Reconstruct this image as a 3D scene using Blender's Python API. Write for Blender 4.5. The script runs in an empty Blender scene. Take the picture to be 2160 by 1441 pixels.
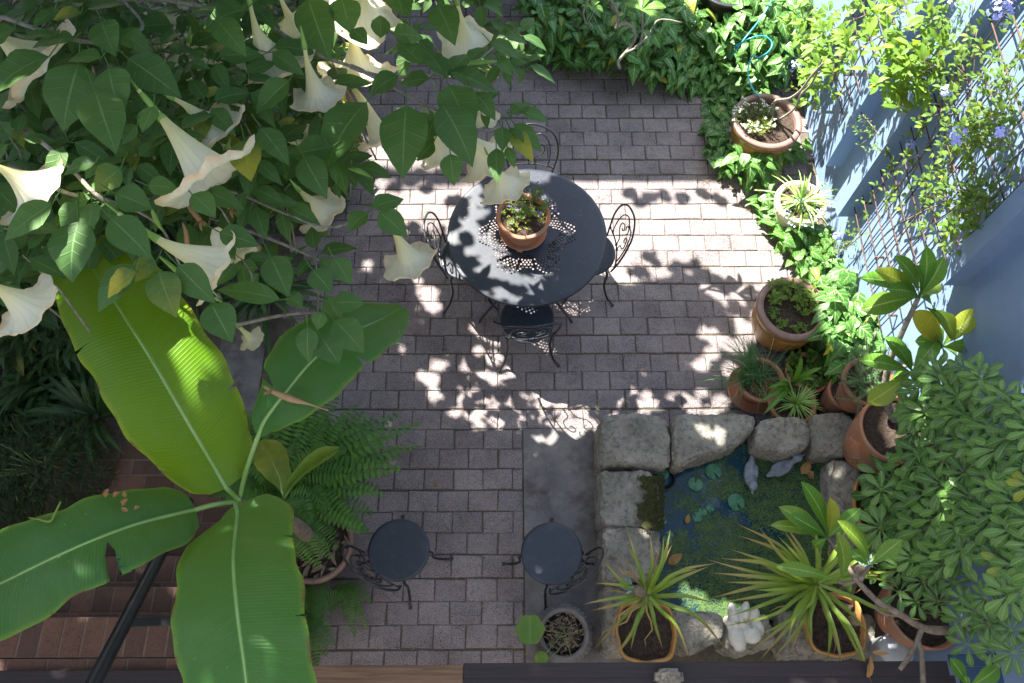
import bpy, bmesh, math, random
import numpy as np
from mathutils import Vector, Matrix, Euler
random.seed(7)
R = math.radians
SC = bpy.context.scene
COL = SC.collection
# ------------------------------------------------------------------ camera
H = 5.7
FPX = 1680.0
cam_d = bpy.data.cameras.new("camera")
cam = bpy.data.objects.new("camera", cam_d); COL.objects.link(cam)
cam_d.sensor_width = 36; cam_d.lens = 28.0
cam_d.clip_start = .05; cam_d.clip_end = 300
RM = (Matrix.Rotation(R(-.9), 3, 'Z') @ Matrix.Rotation(R(24.49), 3, 'X') @ Matrix.Rotation(R(.7), 3, 'Z'))
cam.matrix_world = Matrix.Translation((0, 0, H)) @ RM.to_4x4()
SC.camera = cam
# ------------------------------------------------------------------ sky, sun, exposure
SUNH = (-.53, .65)                    # horizontal run towards the sun per metre of height
w = bpy.data.worlds.new("World"); SC.world = w; w.use_nodes = True
nt = w.node_tree
bg = nt.nodes['Background']
sky = nt.nodes.new('ShaderNodeTexSky'); sky.sky_type = 'NISHITA'; sky.sun_disc = False
sky.sun_elevation = math.atan(1 / math.hypot(*SUNH)); sky.sun_rotation = math.atan2(SUNH[0], SUNH[1])
sky.air_density = 1.0; sky.dust_density = 1.5
hs = nt.nodes.new('ShaderNodeHueSaturation'); hs.inputs['Saturation'].default_value = .85
nt.links.new(sky.outputs[0], hs.inputs['Color']); nt.links.new(hs.outputs[0], bg.inputs[0]); bg.inputs[1].default_value = .072
sd = bpy.data.lights.new("sun", 'SUN'); sd.energy = 4.7; sd.angle = R(.53); sd.color = (1, .95, .86)
sun = bpy.data.objects.new("sun", sd); COL.objects.link(sun)
sun.rotation_euler = Vector((-SUNH[0], -SUNH[1], -1)).to_track_quat('-Z', 'Y').to_euler()
SC.view_settings.view_transform = 'Standard'; SC.view_settings.look = 'None'
SC.view_settings.exposure = 2.5; SC.view_settings.gamma = 1
# ------------------------------------------------------------------ pixel <-> world helpers
def ray(px, py):
    return RM @ Vector(((px - 1080) / FPX, (720.5 - py) / FPX, -1))
def P(px, py, z=0.0):
    d = ray(px, py); t = (z - H) / d.z
    return Vector((d.x * t, d.y * t, z))
def PX(px, py, X):
    d = ray(px, py); t = X / d.x
    return Vector((X, d.y * t, H + d.z * t))
def m_px(px, py, z):                   # metres per photo pixel at that point
    d = ray(px, py); return (z - H) / d.z / FPX
def toscreen(p):
    q = RM.transposed() @ (Vector(p) - Vector((0, 0, H)))
    if q.z > -.01: return (-9999, -9999)
    return (1080 + FPX * q.x / -q.z, 720.5 - FPX * q.y / -q.z)
def inpoly(x, y, poly):
    c = False; j = len(poly) - 1
    for i in range(len(poly)):
        xi, yi = poly[i]; xj, yj = poly[j]
        if (yi > y) != (yj > y) and x < (xj - xi) * (y - yi) / (yj - yi) + xi: c = not c
        j = i
    return c
rnd = random.random
def U(a, b): return a + (b - a) * random.random()
def lerp(a, b, t): return a + (b - a) * t
def spline(pts, n):                    # catmull-rom through points
    pts = [Vector(p) for p in pts]
    P_ = [pts[0] * 2 - pts[1]] + pts + [pts[-1] * 2 - pts[-2]]
    out = []; m = len(pts) - 1
    for k in range(n + 1):
        f = k / n * m; i = min(int(f), m - 1); t = f - i
        a, b, c, d = P_[i:i + 4]
        out.append(.5 * ((2 * b) + (c - a) * t + (2 * a - 5 * b + 4 * c - d) * t * t + (3 * b - a - 3 * c + d) * t ** 3))
    return out
# ------------------------------------------------------------------ mesh builder
class MB:
    def __init__(s): s.v = []; s.f = []; s.uv = []; s.t = []; s.mi = []
    def vert(s, p, uv=(0, 0), t=(.5, 0, 0)):
        s.v.append((p[0], p[1], p[2])); s.uv.append(uv); s.t.append(t); return len(s.v) - 1
    def face(s, ids, mi=0): s.f.append(tuple(ids)); s.mi.append(mi)
    def build(s, name, mats, parent=None, smooth=True, mods=None):
        me = bpy.data.meshes.new(name); me.from_pydata(s.v, [], s.f)
        if not isinstance(mats, (list, tuple)): mats = [mats]
        for m in mats: me.materials.append(m)
        n = len(me.polygons)
        if n:
            me.polygons.foreach_set('use_smooth', [smooth] * n)
            me.polygons.foreach_set('material_index', s.mi)
            lv = np.zeros(len(me.loops), dtype=np.int32); me.loops.foreach_get('vertex_index', lv)
            uv = np.array(s.uv, dtype=np.float32)[lv]
            me.uv_layers.new(name='UVMap').data.foreach_set('uv', uv.ravel())
            at = me.attributes.new('tint', 'FLOAT_COLOR', 'POINT')
            t = np.array(s.t, dtype=np.float32); t = np.hstack([t, np.ones((len(t), 1), dtype=np.float32)])
            at.data.foreach_set('color', t.ravel())
        me.update()
        o = bpy.data.objects.new(name, me); COL.objects.link(o)
        if parent: o.parent = parent; o.matrix_parent_inverse = parent.matrix_basis.inverted()
        return o
    def box(s, c, d, rot=None, t=(.5, 0, 0), bev=0):
        c = Vector(c); hx, hy, hz = d[0] / 2, d[1] / 2, d[2] / 2
        def T(q): q = Vector(q); q = rot @ q if rot else q; return c + q
        b = min(bev, hx * .4, hy * .4, hz * .8)
        if b <= 0:
            ids = [s.vert(T((x * hx, y * hy, z * hz)), t=t) for z in (-1, 1) for y in (-1, 1) for x in (-1, 1)]
            for q in ((0, 2, 3, 1), (4, 5, 7, 6), (0, 1, 5, 4), (2, 6, 7, 3), (0, 4, 6, 2), (1, 3, 7, 5)): s.face([ids[k] for k in q])
        else:
            L = []
            for z, k in ((-hz, 0), (hz - b, 0), (hz - b * .3, .3), (hz, 1)):
                L.append([s.vert(T((x * (hx - b * k), y * (hy - b * k), z)), t=t) for x, y in ((-1, -1), (1, -1), (1, 1), (-1, 1))])
            s.face(L[0][::-1]); s.face(L[-1])
            for a, c2 in zip(L, L[1:]):
                for i in range(4): s.face((a[i], a[(i + 1) % 4], c2[(i + 1) % 4], c2[i]))
    def tube(s, pts, r, n=8, cap=True, t=(.5, 0, 0), flat=1.0):
        pts = [Vector(p) for p in pts]; m = len(pts)
        if not isinstance(r, (list, tuple)): r = [r] * m
        if len(r) != m: r = [r[min(int(k / (m - 1) * (len(r) - 1)), len(r) - 2)] * (1 - (k / (m - 1) * (len(r) - 1) - min(int(k / (m - 1) * (len(r) - 1)), len(r) - 2))) + r[min(int(k / (m - 1) * (len(r) - 1)), len(r) - 2) + 1] * (k / (m - 1) * (len(r) - 1) - min(int(k / (m - 1) * (len(r) - 1)), len(r) - 2)) for k in range(m)]
        prev = None; L = []
        nrm = None
        for k in range(m):
            d = (pts[min(k + 1, m - 1)] - pts[max(k - 1, 0)])
            d = d.normalized() if d.length > 1e-9 else Vector((0, 0, 1))
            if nrm is None: nrm = d.orthogonal().normalized()
            else:
                nrm = (nrm - d * nrm.dot(d)); nrm = nrm.normalized() if nrm.length > 1e-6 else d.orthogonal().normalized()
            b = d.cross(nrm)
            L.append([s.vert(pts[k] + (nrm * math.cos(a) + b * math.sin(a) * flat) * r[k], (j / n, k / m), t) for j in range(n) for a in (2 * math.pi * j / n,)])
        for a, c in zip(L, L[1:]):
            for i in range(n): s.face((a[i], a[(i + 1) % n], c[(i + 1) % n], c[i]))
        if cap: s.face(L[0][::-1]); s.face(L[-1])
    def lathe(s, c, prof, n=40, M=None, t=(.5, 0, 0), fn=None, caps=True):
        c = Vector(c); L = []
        for k, (r, z) in enumerate(prof):
            ring = []
            for j in range(n):
                a = 2 * math.pi * j / n; rr = r * (fn(a, k) if fn else 1)
                q = Vector((rr * math.cos(a), rr * math.sin(a), z))
                if M: q = M @ q
                ring.append(s.vert(c + q, (j / n, k / len(prof)), t))
            L.append(ring)
        for a, b in zip(L, L[1:]):
            for i in range(n): s.face((a[i], a[(i + 1) % n], b[(i + 1) % n], b[i]))
        if caps: s.face(L[0][::-1]); s.face(L[-1])
    def leaf(s, base, tip, width, prof='ovate', up=None, arch=.1, fold=.15, wave=0, nseg=6, ncr=2, t=None, mi=0, droop=0, twist=0):
        base = Vector(base); tip = Vector(tip); ax = tip - base; L = ax.length
        if L < 1e-6: return
        ax /= L
        up = Vector(up) if up else Vector((0, 0, 1))
        side = ax.cross(up)
        if side.length < 1e-3: side = ax.orthogonal()
        side.normalize(); nr = side.cross(ax).normalized()
        if twist:
            q = Matrix.Rotation(twist, 3, ax); side = q @ side; nr = q @ nr
        if t is None: t = (rnd(), 0, 0)
        ph = rnd() * 6; rows = []
        for k in range(nseg + 1):
            u = k / nseg; wv = PROF[prof](u) * width / 2
            c = base + ax * (L * u) + nr * (arch * L * 4 * u * (1 - u)) - Vector((0, 0, droop * L * u * u))
            row = []
            for j in range(-ncr, ncr + 1):
                a = j / ncr
                q = c + side * (a * wv) + nr * (abs(a) * fold * wv * 1.0 + (wave * wv * math.sin(u * 17 + ph + (2 if a > 0 else 0)) * abs(a) if wave else 0))
                row.append(s.vert(q, (.5 + a / 2, u), t))
            rows.append(row)
        for a, b in zip(rows, rows[1:]):
            for i in range(2 * ncr): s.face((a[i], a[i + 1], b[i + 1], b[i]), mi)
def _p(pts):
    def f(u):
        for (a, x), (b, y) in zip(pts, pts[1:]):
            if u <= b:
                q = (u - a) / (b - a); q = q * q * (3 - 2 * q) * .5 + q * .5
                return x + (y - x) * q
        return pts[-1][1]
    return f
PROF = {
 'ovate': _p([(0, .03), (.06, .45), (.18, .85), (.35, 1), (.55, .88), (.75, .55), (.9, .22), (1, .01)]),
 'heart': _p([(0, .7), (.08, 1), (.25, .95), (.5, .7), (.75, .38), (1, .01)]),
 'strap': _p([(0, .7), (.1, .9), (.4, 1), (.75, .7), (1, .02)]),
 'obl': _p([(0, .05), (.12, .15), (.35, .6), (.6, 1), (.78, .92), (.92, .5), (1, .02)]),
 'ell': _p([(0, .05), (.15, .5), (.35, .9), (.5, 1), (.7, .85), (.9, .4), (1, .02)]),
 'needle': lambda u: 1 - u * .8,
 'petal': _p([(0, .2), (.4, .7), (.75, 1), (.93, .8), (1, .1)]),
 'lance': _p([(0, .1), (.2, .7), (.4, 1), (.7, .7), (1, .02)]),
}
# ------------------------------------------------------------------ naming
def tag(o, label=None, cat=None, group=None, kind=None):
    if label: o['label'] = label
    if cat: o['category'] = cat
    if group: o['group'] = group
    if kind: o['kind'] = kind
    return o
def thing(name, loc, label, cat, group=None):
    o = bpy.data.objects.new(name, None); o.empty_display_size = .1
    o.location = loc; COL.objects.link(o); return tag(o, label, cat, group)
def dup(root, loc, rotz, label, group=None):
    r = root.copy(); COL.objects.link(r); r.location = loc; r.rotation_euler = (0, 0, rotz); r['label'] = label
    if group: r['group'] = group
    for ch in list(root.children):
        c = ch.copy(); COL.objects.link(c); c.parent = r; c.matrix_parent_inverse = ch.matrix_parent_inverse.copy()
        for g in ch.children:
            d = g.copy(); COL.objects.link(d); d.parent = c; d.matrix_parent_inverse = g.matrix_parent_inverse.copy()
    return r
# ------------------------------------------------------------------ materials
class NT:
    def __init__(s, name):
        s.m = bpy.data.materials.new(name); s.m.use_nodes = True; s.t = s.m.node_tree; s.t.nodes.clear()
        s.out = s.n('ShaderNodeOutputMaterial')
    def n(s, ty, ins=None, **kw):
        x = s.t.nodes.new(ty)
        for k, v in kw.items(): setattr(x, k, v)
        for k, v in (ins or {}).items(): s.set(x.inputs[k], v)
        return x
    def set(s, inp, v):
        if hasattr(v, 'is_output') or isinstance(v, bpy.types.NodeSocket): s.t.links.new(v, inp)
        elif isinstance(v, bpy.types.Node): s.t.links.new(v.outputs[0], inp)
        else:
            if isinstance(v, (tuple, list)) and len(v) == 3 and inp.type == 'RGBA': v = (*v, 1)
            inp.default_value = v
    def math(s, op, a, b=0, c=0, clamp=False): return s.n('ShaderNodeMath', {0: a, 1: b, 2: c}, operation=op, use_clamp=clamp).outputs[0]
    def mix(s, f, a, b, mode='MIX'):
        x = s.n('ShaderNodeMix', data_type='RGBA', blend_type=mode); s.set(x.inputs[0], f); s.set(x.inputs[6], a); s.set(x.inputs[7], b); return x.outputs[2]
    def ramp(s, f, a, b): 
        x = s.n('ShaderNodeMapRange', {0: f, 1: a, 2: b, 3: 0.0, 4: 1.0}, clamp=True); return x.outputs[0]
    def noise(s, scale, det=4, rough=.55, co=None, dist=0):
        x = s.n('ShaderNodeTexNoise', {'Scale': scale, 'Detail': det, 'Roughness': rough, 'Distortion': dist})
        if co is not None: s.set(x.inputs['Vector'], co)
        return x.outputs[0]
    def coord(s, k='Object'): return s.n('ShaderNodeTexCoord').outputs[k]
    def pos(s): return s.n('ShaderNodeNewGeometry').outputs['Position']
    def bsdf(s, **k): return s.n('ShaderNodeBsdfPrincipled', {a.replace('_', ' '): b for a, b in k.items()})
    def bump(s, h, st=.3, d=.01): return s.n('ShaderNodeBump', {'Strength': st, 'Distance': d, 'Height': h}).outputs[0]
    def done(s, sh): s.t.links.new(sh.outputs[0], s.out.inputs[0]); return s.m
def mat(name, c1, c2=None, rough=.6, sc=8, sc2=60, bump=.3, stain=None, stsc=3, stth=(.55, .7), metal=0, spec=.5, tint=0, bd=.006):
    n = NT(name); co = n.coord()
    if c2 is None: c2 = tuple(x * .7 for x in c1)
    a = n.noise(sc, 5, .6, co); col = n.mix(n.ramp(a, .35, .65), c1, c2)
    if stain: col = n.mix(n.ramp(n.noise(stsc, 6, .65, co), *stth), col, stain)
    if tint:
        at = n.n('ShaderNodeAttribute', attribute_name='tint'); sp = n.n('ShaderNodeSeparateColor', {0: at.outputs['Color']})
        k = n.math('MULTIPLY_ADD', sp.outputs[0], tint, 1 - tint / 2)
        x = n.n('ShaderNodeVectorMath', {0: col}, operation='SCALE'); n.set(x.inputs['Scale'], k); col = x.outputs[0]
    fine = n.noise(sc2, 4, .6, co)
    b = n.bsdf(Base_Color=col, Roughness=n.math('MULTIPLY_ADD', fine, .25, rough - .12), Metallic=metal, Normal=n.bump(n.math('ADD', fine, a), bump, bd))
    b.inputs['Specular IOR Level'].default_value = spec
    return n.done(b)
def leafmat(name, dark, light, trans=(.3, .5, .05), tf=.3, rough=.45, N=7, K=.9, vein=.35, vcol=(.25, .38, .12), edge=None, yellow=(.45, .4, .04), midw=.05, bump=.5, fine=False, spec=.4, vw=.1):
    n = NT(name)
    at = n.n('ShaderNodeAttribute', attribute_name='tint'); sp = n.n('ShaderNodeSeparateColor', {0: at.outputs['Color']})
    uv = n.n('ShaderNodeSeparateXYZ', {0: n.coord('UV')})
    a = n.math('ABSOLUTE', n.math('MULTIPLY_ADD', uv.outputs[0], 2, -1))
    mid = n.math('SUBTRACT', 1, n.ramp(a, midw * .4, midw))
    q = n.math('FRACT', n.math('MULTIPLY_ADD', uv.outputs[1], N, n.math('MULTIPLY', n.math('POWER', a, .8), -K)))
    tri = n.math('ABSOLUTE', n.math('SUBTRACT', q, .5))      # .5 at vein
    side = n.ramp(tri, .5 - vw, .5)
    co = n.pos()
    nz = n.noise(14, 3, .6, co)
    col = n.mix(n.math('ADD', n.math('MULTIPLY', sp.outputs[0], .75), n.math('MULTIPLY', nz, .3), clamp=True), dark, light)
    if fine:
        f2 = n.ramp(n.noise(6, 4, .7, n.n('ShaderNodeCombineXYZ', {0: n.math('MULTIPLY', a, .25), 1: n.math('MULTIPLY', n.math('SUBTRACT', uv.outputs[1], n.math('MULTIPLY', a, .04)), 55), 2: sp.outputs[0]})), .3, .7)
        col = n.mix(n.math('MULTIPLY', f2, .3), col, tuple(x * 1.5 for x in light))
    col = n.mix(n.math('MULTIPLY', side, vein * .5), col, vcol)
    col = n.mix(n.math('MULTIPLY', mid, min(1, vein * 2)), col, vcol)
    if edge:
        col = n.mix(n.math('MULTIPLY', n.ramp(a, .9, .99), .8), col, edge)
        col = n.mix(n.math('MULTIPLY', n.ramp(a, .93, .985), n.ramp(n.noise(9, 4, .7, co), .5, .6)), col, (.13, .07, .03))
        col = n.mix(n.math('MULTIPLY', n.ramp(n.noise(55, 3, .6, co), .70, .74), .7), col, (.4, .42, .3))
        col = n.mix(n.math('MULTIPLY', n.ramp(n.noise(3.5, 5, .7, co), .45, .75), .25), col, (.16, .26, .12))
    yl = n.math('MULTIPLY', sp.outputs[1], n.ramp(n.math('ADD', nz, uv.outputs[1]), .5, 1.2))
    col = n.mix(yl, col, yellow)
    col = n.mix(sp.outputs[2], col, (.28, .14, .05))
    hgt = n.math('ADD', n.math('MULTIPLY', side, .6), n.math('MULTIPLY', nz, .4))
    bp = n.bump(hgt, bump, .004)
    b = n.bsdf(Base_Color=col, Roughness=rough, Normal=bp); b.inputs['Specular IOR Level'].default_value = spec
    tcol = n.mix(.6, col, trans)
    tcol = n.mix(n.math('MULTIPLY', side, .3), tcol, tuple(x * .4 for x in trans))
    tr = n.n('ShaderNodeBsdfTranslucent', {'Color': tcol, 'Normal': bp})
    return n.done(n.n('ShaderNodeMixShader', {0: tf, 1: b, 2: tr}))
MT = {}
MT['brug'] = leafmat('brugmansia_leaf', (.032, .090, .026), (.084, .180, .040), tf=.28, rough=.5, spec=.28, N=6, K=.9, vein=.4, vcol=(.16, .28, .1))
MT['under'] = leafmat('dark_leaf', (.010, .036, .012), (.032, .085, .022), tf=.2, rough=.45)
MT['banana'] = leafmat('banana_leaf', (.022, .105, .022), (.042, .155, .028), trans=(.45, .62, .02), tf=.33, rough=.38, spec=.28, N=105, K=3.0, vein=.22, vcol=(.22, .42, .12), edge=(.14, .28, .03), midw=.045, bump=.4, fine=True, vw=.22)
MT['banbacklit'] = leafmat('backlit_young_banana_leaf', (.080, .20, .004), (.125, .28, .008), trans=(.62, .72, .02), tf=.45, rough=.38, spec=.28, N=105, K=3.0, vein=.25, vcol=(.3, .5, .08), edge=(.32, .42, .03), midw=.045, bump=.5, fine=True, vw=.22)  # younger leaf, with backlit glow lifted into its base and translucent colours
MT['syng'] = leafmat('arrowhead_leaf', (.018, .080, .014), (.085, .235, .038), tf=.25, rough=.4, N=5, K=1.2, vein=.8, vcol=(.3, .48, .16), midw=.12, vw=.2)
MT['frangi'] = leafmat('frangipani_leaf', (.045, .145, .018), (.11, .27, .025), tf=.3, rough=.38, N=16, K=.7, vein=.5, vcol=(.3, .45, .12), midw=.09, vw=.16)
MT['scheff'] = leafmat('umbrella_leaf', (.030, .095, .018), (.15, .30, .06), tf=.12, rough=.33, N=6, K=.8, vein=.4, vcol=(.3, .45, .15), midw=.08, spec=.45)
MT['plumb'] = leafmat('plumbago_leaf', (.045, .115, .020), (.135, .24, .035), trans=(.5, .6, .05), tf=.35, rough=.5, vein=.2)
MT['bright'] = leafmat('vine_leaf', (.065, .155, .018), (.17, .31, .032), trans=(.5, .65, .04), tf=.35, rough=.5, vein=.3)
MT['fern'] = leafmat('fern_leaf', (.018, .072, .011), (.09, .22, .026), tf=.2, rough=.45, vein=.15)
MT['pine'] = leafmat('pineapple_leaf', (.07, .145, .012), (.22, .33, .035), trans=(.55, .6, .05), tf=.22, rough=.4, N=1, K=0, vein=.15, midw=.3, yellow=(.42, .28, .12), vcol=(.3, .42, .12))
MT['chive'] = leafmat('chive_leaf', (.05, .16, .05), (.12, .28, .09), tf=.15, rough=.4, vein=0, yellow=(.5, .42, .25))
MT['spider'] = leafmat('spider_leaf', (.16, .34, .04), (.26, .46, .08), tf=.25, rough=.4, N=1, K=0, vein=.6, midw=.4, vcol=(.5, .6, .3))
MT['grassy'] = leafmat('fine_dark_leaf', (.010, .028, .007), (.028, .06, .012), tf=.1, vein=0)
MT['lily'] = leafmat('lily_pad', (.03, .13, .07), (.05, .19, .10), tf=.05, rough=.3, N=1, K=0, vein=.1)
MT['dry'] = leafmat('dry_leaf', (.30, .16, .07), (.48, .33, .18), trans=(.5, .3, .1), tf=.15, rough=.7, vein=.3, vcol=(.2, .1, .05))
MT['violet'] = mat('violet_petal', (.13, .05, .5), (.2, .08, .6), rough=.6, bump=.05)
MT['bluefl'] = mat('pale_blue_petal', (.33, .38, .85), (.42, .47, .9), rough=.6, bump=.05)
MT['whitefl'] = mat('white_petal', (.75, .76, .72), (.65, .68, .62), rough=.6, bump=.05)
def petalmat():
    n = NT('trumpet_petal'); uv = n.n('ShaderNodeSeparateXYZ', {0: n.coord('UV')})
    st = n.math('FRACT', n.math('MULTIPLY', uv.outputs[0], 15)); st = n.ramp(n.math('ABSOLUTE', n.math('SUBTRACT', st, .5)), .36, .5)
    nz = n.noise(18, 4, .6, n.pos())
    col = n.mix(n.ramp(uv.outputs[1], .35, .75), (.74, .72, .34), (.93, .90, .72))
    col = n.mix(n.math('MULTIPLY', st, .38), col, (.62, .6, .3))
    col = n.mix(n.math('MULTIPLY', n.ramp(uv.outputs[1], .9, 1.0), n.ramp(nz, .3, .6)), col, (.8, .45, .22))
    col = n.mix(n.math('MULTIPLY', n.ramp(nz, .6, .75), .5), col, (.75, .55, .33))
    b = n.bsdf(Base_Color=col, Roughness=.55, Normal=n.bump(n.math('ADD', st, nz), .35, .004))
    tr = n.n('ShaderNodeBsdfTranslucent', {'Color': (.98, .93, .68, 1)})
    return n.done(n.n('ShaderNodeMixShader', {0: .4, 1: b, 2: tr}))
MT['petal'] = petalmat()
MT['calyx'] = mat('green_calyx', (.16, .32, .05), (.24, .40, .08), rough=.5, bump=.15)
MT['stem'] = mat('green_stem', (.14, .22, .06), (.2, .24, .1), rough=.6)
MT['bark'] = mat('grey_brown_bark', (.12, .09, .065), (.22, .18, .13), rough=.85, sc=25, bump=.8, bd=.01)
MT['palebark'] = mat('pale_grey_bark', (.30, .28, .23), (.18, .16, .12), rough=.85, sc=30, bump=.8, stain=(.1, .1, .07), stsc=20)
MT['trunk'] = mat('dark_trunk', (.06, .045, .03), (.12, .09, .06), rough=.9, sc=12, bump=1, bd=.02)
MT['terra'] = mat('terracotta', (.42, .175, .09), (.33, .14, .075), rough=.75, sc=5, bump=.25, stain=(.30, .20, .14), stsc=6, stth=(.45, .7))
MT['terraold'] = mat('weathered_terracotta', (.34, .14, .08), (.26, .12, .075), rough=.8, sc=5, bump=.3, stain=(.16, .10, .07), stsc=4, stth=(.45, .7))
MT['glaze'] = mat('brown_glaze', (.30, .14, .045), (.13, .065, .04), rough=.28, sc=3, bump=.08, stain=(.42, .24, .06), stsc=2.2, stth=(.5, .75))
MT['glazerim'] = mat('dull_brown_rim', (.17, .10, .085), (.24, .15, .12), rough=.5, sc=9, bump=.15)
MT['honey'] = mat('honey_glaze', (.42, .22, .06), (.34, .17, .05), rough=.3, sc=4, bump=.08, stain=(.2, .11, .05), stsc=5)
MT['cream'] = mat('cream_stone', (.62, .54, .40), (.5, .43, .31), rough=.8, sc=10, bump=.3)
MT['soil'] = mat('potting_soil', (.045, .028, .02), (.11, .075, .055), rough=.95, sc=45, sc2=140, bump=1.2, stain=(.2, .14, .1), stsc=70, stth=(.62, .72), bd=.02)
MT['ground'] = mat('garden_soil', (.035, .025, .018), (.07, .05, .035), rough=.95, sc=14, sc2=90, bump=1.2, stain=(.03, .05, .015), stsc=5, bd=.03)
MT['navy'] = mat('painted_navy_metal', (.019, .026, .040), (.023, .031, .046), rough=.42, sc=3, sc2=40, bump=.04, stain=(.040, .044, .052), stsc=14, stth=(.5, .75))
MT['blackm'] = mat('black_wrought_iron', (.012, .014, .018), (.02, .022, .026), rough=.4, bump=.1)
MT['rubber'] = mat('black_rubber', (.012, .012, .013), (.02, .02, .022), rough=.5, bump=.1)
MT['hose'] = mat('blue_hose_plastic', (.02, .30, .42), (.02, .34, .48), rough=.35, bump=.02)
MT['rust'] = mat('rusty_wire', (.06, .034, .028), (.11, .06, .045), rough=.8, sc=40, bump=.3)
MT['duck'] = mat('blue_grey_cement', (.13, .16, .20), (.22, .25, .29), rough=.7, sc=20, sc2=120, bump=.5)
MT['whitest'] = mat('white_weathered_stone', (.66, .64, .57), (.52, .50, .44), rough=.85, sc=12, bump=.5, stain=(.16, .16, .12), stsc=8, stth=(.56, .66))
def wallmat():
    n = NT('blue_painted_render'); co = n.pos()
    a = n.noise(1.3, 5, .6, co); col = n.mix(n.ramp(a, .3, .7), (.165, .255, .42), (.205, .30, .465))
    col = n.mix(n.math('MULTIPLY', n.ramp(n.noise(7, 6, .7, co), .6, .8), .35), col, (.08, .12, .19))
    h = n.math('ADD', n.noise(70, 4, .7, co), n.math('MULTIPLY', n.noise(7, 3, .5, co), 1.5))
    return n.done(n.bsdf(Base_Color=col, Roughness=.62, Normal=n.bump(h, .35, .006)))
MT['wall'] = wallmat()
def pavermat(name, c1, c2, dirt, pit=.75, red=None):
    n = NT(name); co = n.pos()
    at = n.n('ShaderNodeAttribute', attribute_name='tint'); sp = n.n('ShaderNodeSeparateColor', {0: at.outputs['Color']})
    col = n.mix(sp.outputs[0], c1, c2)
    big = n.noise(2.2, 5, .6, co)
    col = n.mix(n.math('MULTIPLY', n.ramp(big, .45, .72), .45), col, dirt)
    mid = n.noise(22, 5, .7, co)
    col = n.mix(n.math('MULTIPLY', n.ramp(mid, .48, .75), .5), col, dirt)
    if red: col = n.mix(n.math('MULTIPLY', n.ramp(n.noise(5, 4, .6, co), .62, .74), .6), col, red)
    pv = n.n('ShaderNodeTexNoise', {'Scale': 150, 'Detail': 2, 'Roughness': .6, 'Vector': co}).outputs[0]
    thr = n.math('MULTIPLY_ADD', big, -.22, pit - .02)
    pits = n.math('MULTIPLY', n.math('GREATER_THAN', pv, thr), 1)
    col = n.mix(n.math('MULTIPLY', pits, .85), col, tuple(x * .35 for x in dirt))
    h = n.math('SUBTRACT', n.math('MULTIPLY', mid, .7), n.math('MULTIPLY', pits, .5))
    return n.done(n.bsdf(Base_Color=col, Roughness=.82, Normal=n.bump(h, .6, .006)))
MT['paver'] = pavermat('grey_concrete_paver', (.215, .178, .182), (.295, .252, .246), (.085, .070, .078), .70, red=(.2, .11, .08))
MT['brick'] = pavermat('red_clay_brick', (.085, .045, .031), (.155, .075, .050), (.04, .028, .022), .76)
MT['joint'] = mat('joint_grit', (.075, .062, .050), (.12, .10, .075), rough=.95, sc=30, sc2=150, bump=1, stain=(.06, .08, .03), stsc=6)
MT['mortar'] = mat('pinkish_mortar', (.17, .115, .095), (.12, .085, .07), rough=.95, sc=20, bump=.6)
MT['slab'] = mat('old_concrete', (.115, .108, .112), (.205, .190, .182), rough=.8, sc=5, sc2=90, bump=.5, stain=(.075, .06, .055), stsc=4, stth=(.5, .66))
def stonemat():
    n = NT('weathered_sandstone'); co = n.pos()
    a = n.noise(6, 7, .65, co); col = n.mix(n.ramp(a, .3, .7), (.62, .58, .50), (.32, .295, .25))
    col = n.mix(n.math('MULTIPLY', n.ramp(n.noise(3.5, 6, .7, co), .5, .68), .5), col, (.11, .105, .085))
    col = n.mix(n.math('MULTIPLY', n.ramp(n.noise(2.7, 5, .6, co, .3), .54, .66), .5), col, (.21, .25, .19))
    col = n.mix(n.math('MULTIPLY', n.ramp(n.noise(90, 3, .6, co), .62, .7), .5), col, (.45, .43, .38))
    at = n.n('ShaderNodeAttribute', attribute_name='tint'); sp = n.n('ShaderNodeSeparateColor', {0: at.outputs['Color']})
    col = n.mix(n.math('MULTIPLY', n.ramp(n.noise(28, 6, .75, co, .5), .5, .62), .55), col, (.075, .07, .055))
    h = n.math('ADD', n.math('MULTIPLY', a, 3.0), n.noise(45, 6, .75, co))
    return n.done(n.bsdf(Base_Color=col, Roughness=.92, Normal=n.bump(h, 1.0, .05)))
MT['stone'] = stonemat()
MT['moss'] = mat('dark_green_moss', (.045, .055, .012), (.08, .085, .02), rough=1, sc=40, sc2=200, bump=1.5, bd=.01)
def woodmat(name, c1, c2):
    n = NT(name); co = n.pos()
    mp = n.n('ShaderNodeMapping', {'Vector': co, 'Scale': (2, 45, 45)}).outputs[0]
    a = n.noise(1.5, 6, .65, mp, .6); col = n.mix(n.ramp(a, .35, .65), c1, c2)
    col = n.mix(n.math('MULTIPLY', n.ramp(n.noise(30, 5, .8, co), .64, .72), .5), col, tuple(min(1, x * 2.6) for x in c2))
    return n.done(n.bsdf(Base_Color=col, Roughness=.7, Normal=n.bump(a, .6, .006)))
MT['wooddark'] = woodmat('dark_stained_timber', (.011, .008, .010), (.024, .017, .020))
MT['woodlight'] = woodmat('weathered_brown_timber', (.10, .055, .03), (.19, .11, .065))
def watermat():
    n = NT('pond_water'); co = n.pos()
    a = n.noise(2.5, 4, .6, co)
    col = n.mix(n.ramp(a, .35, .65), (.009, .040, .080), (.012, .045, .05))
    return n.done(n.bsdf(Base_Color=col, Roughness=.06, IOR=1.33, Normal=n.bump(n.noise(14, 3, .5, co), .08, .01)))
MT['water'] = watermat()
MT['weed'] = mat('duckweed_green', (.018, .052, .008), (.055, .110, .014), rough=.6, sc=12, bump=.1, tint=.8)
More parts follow.
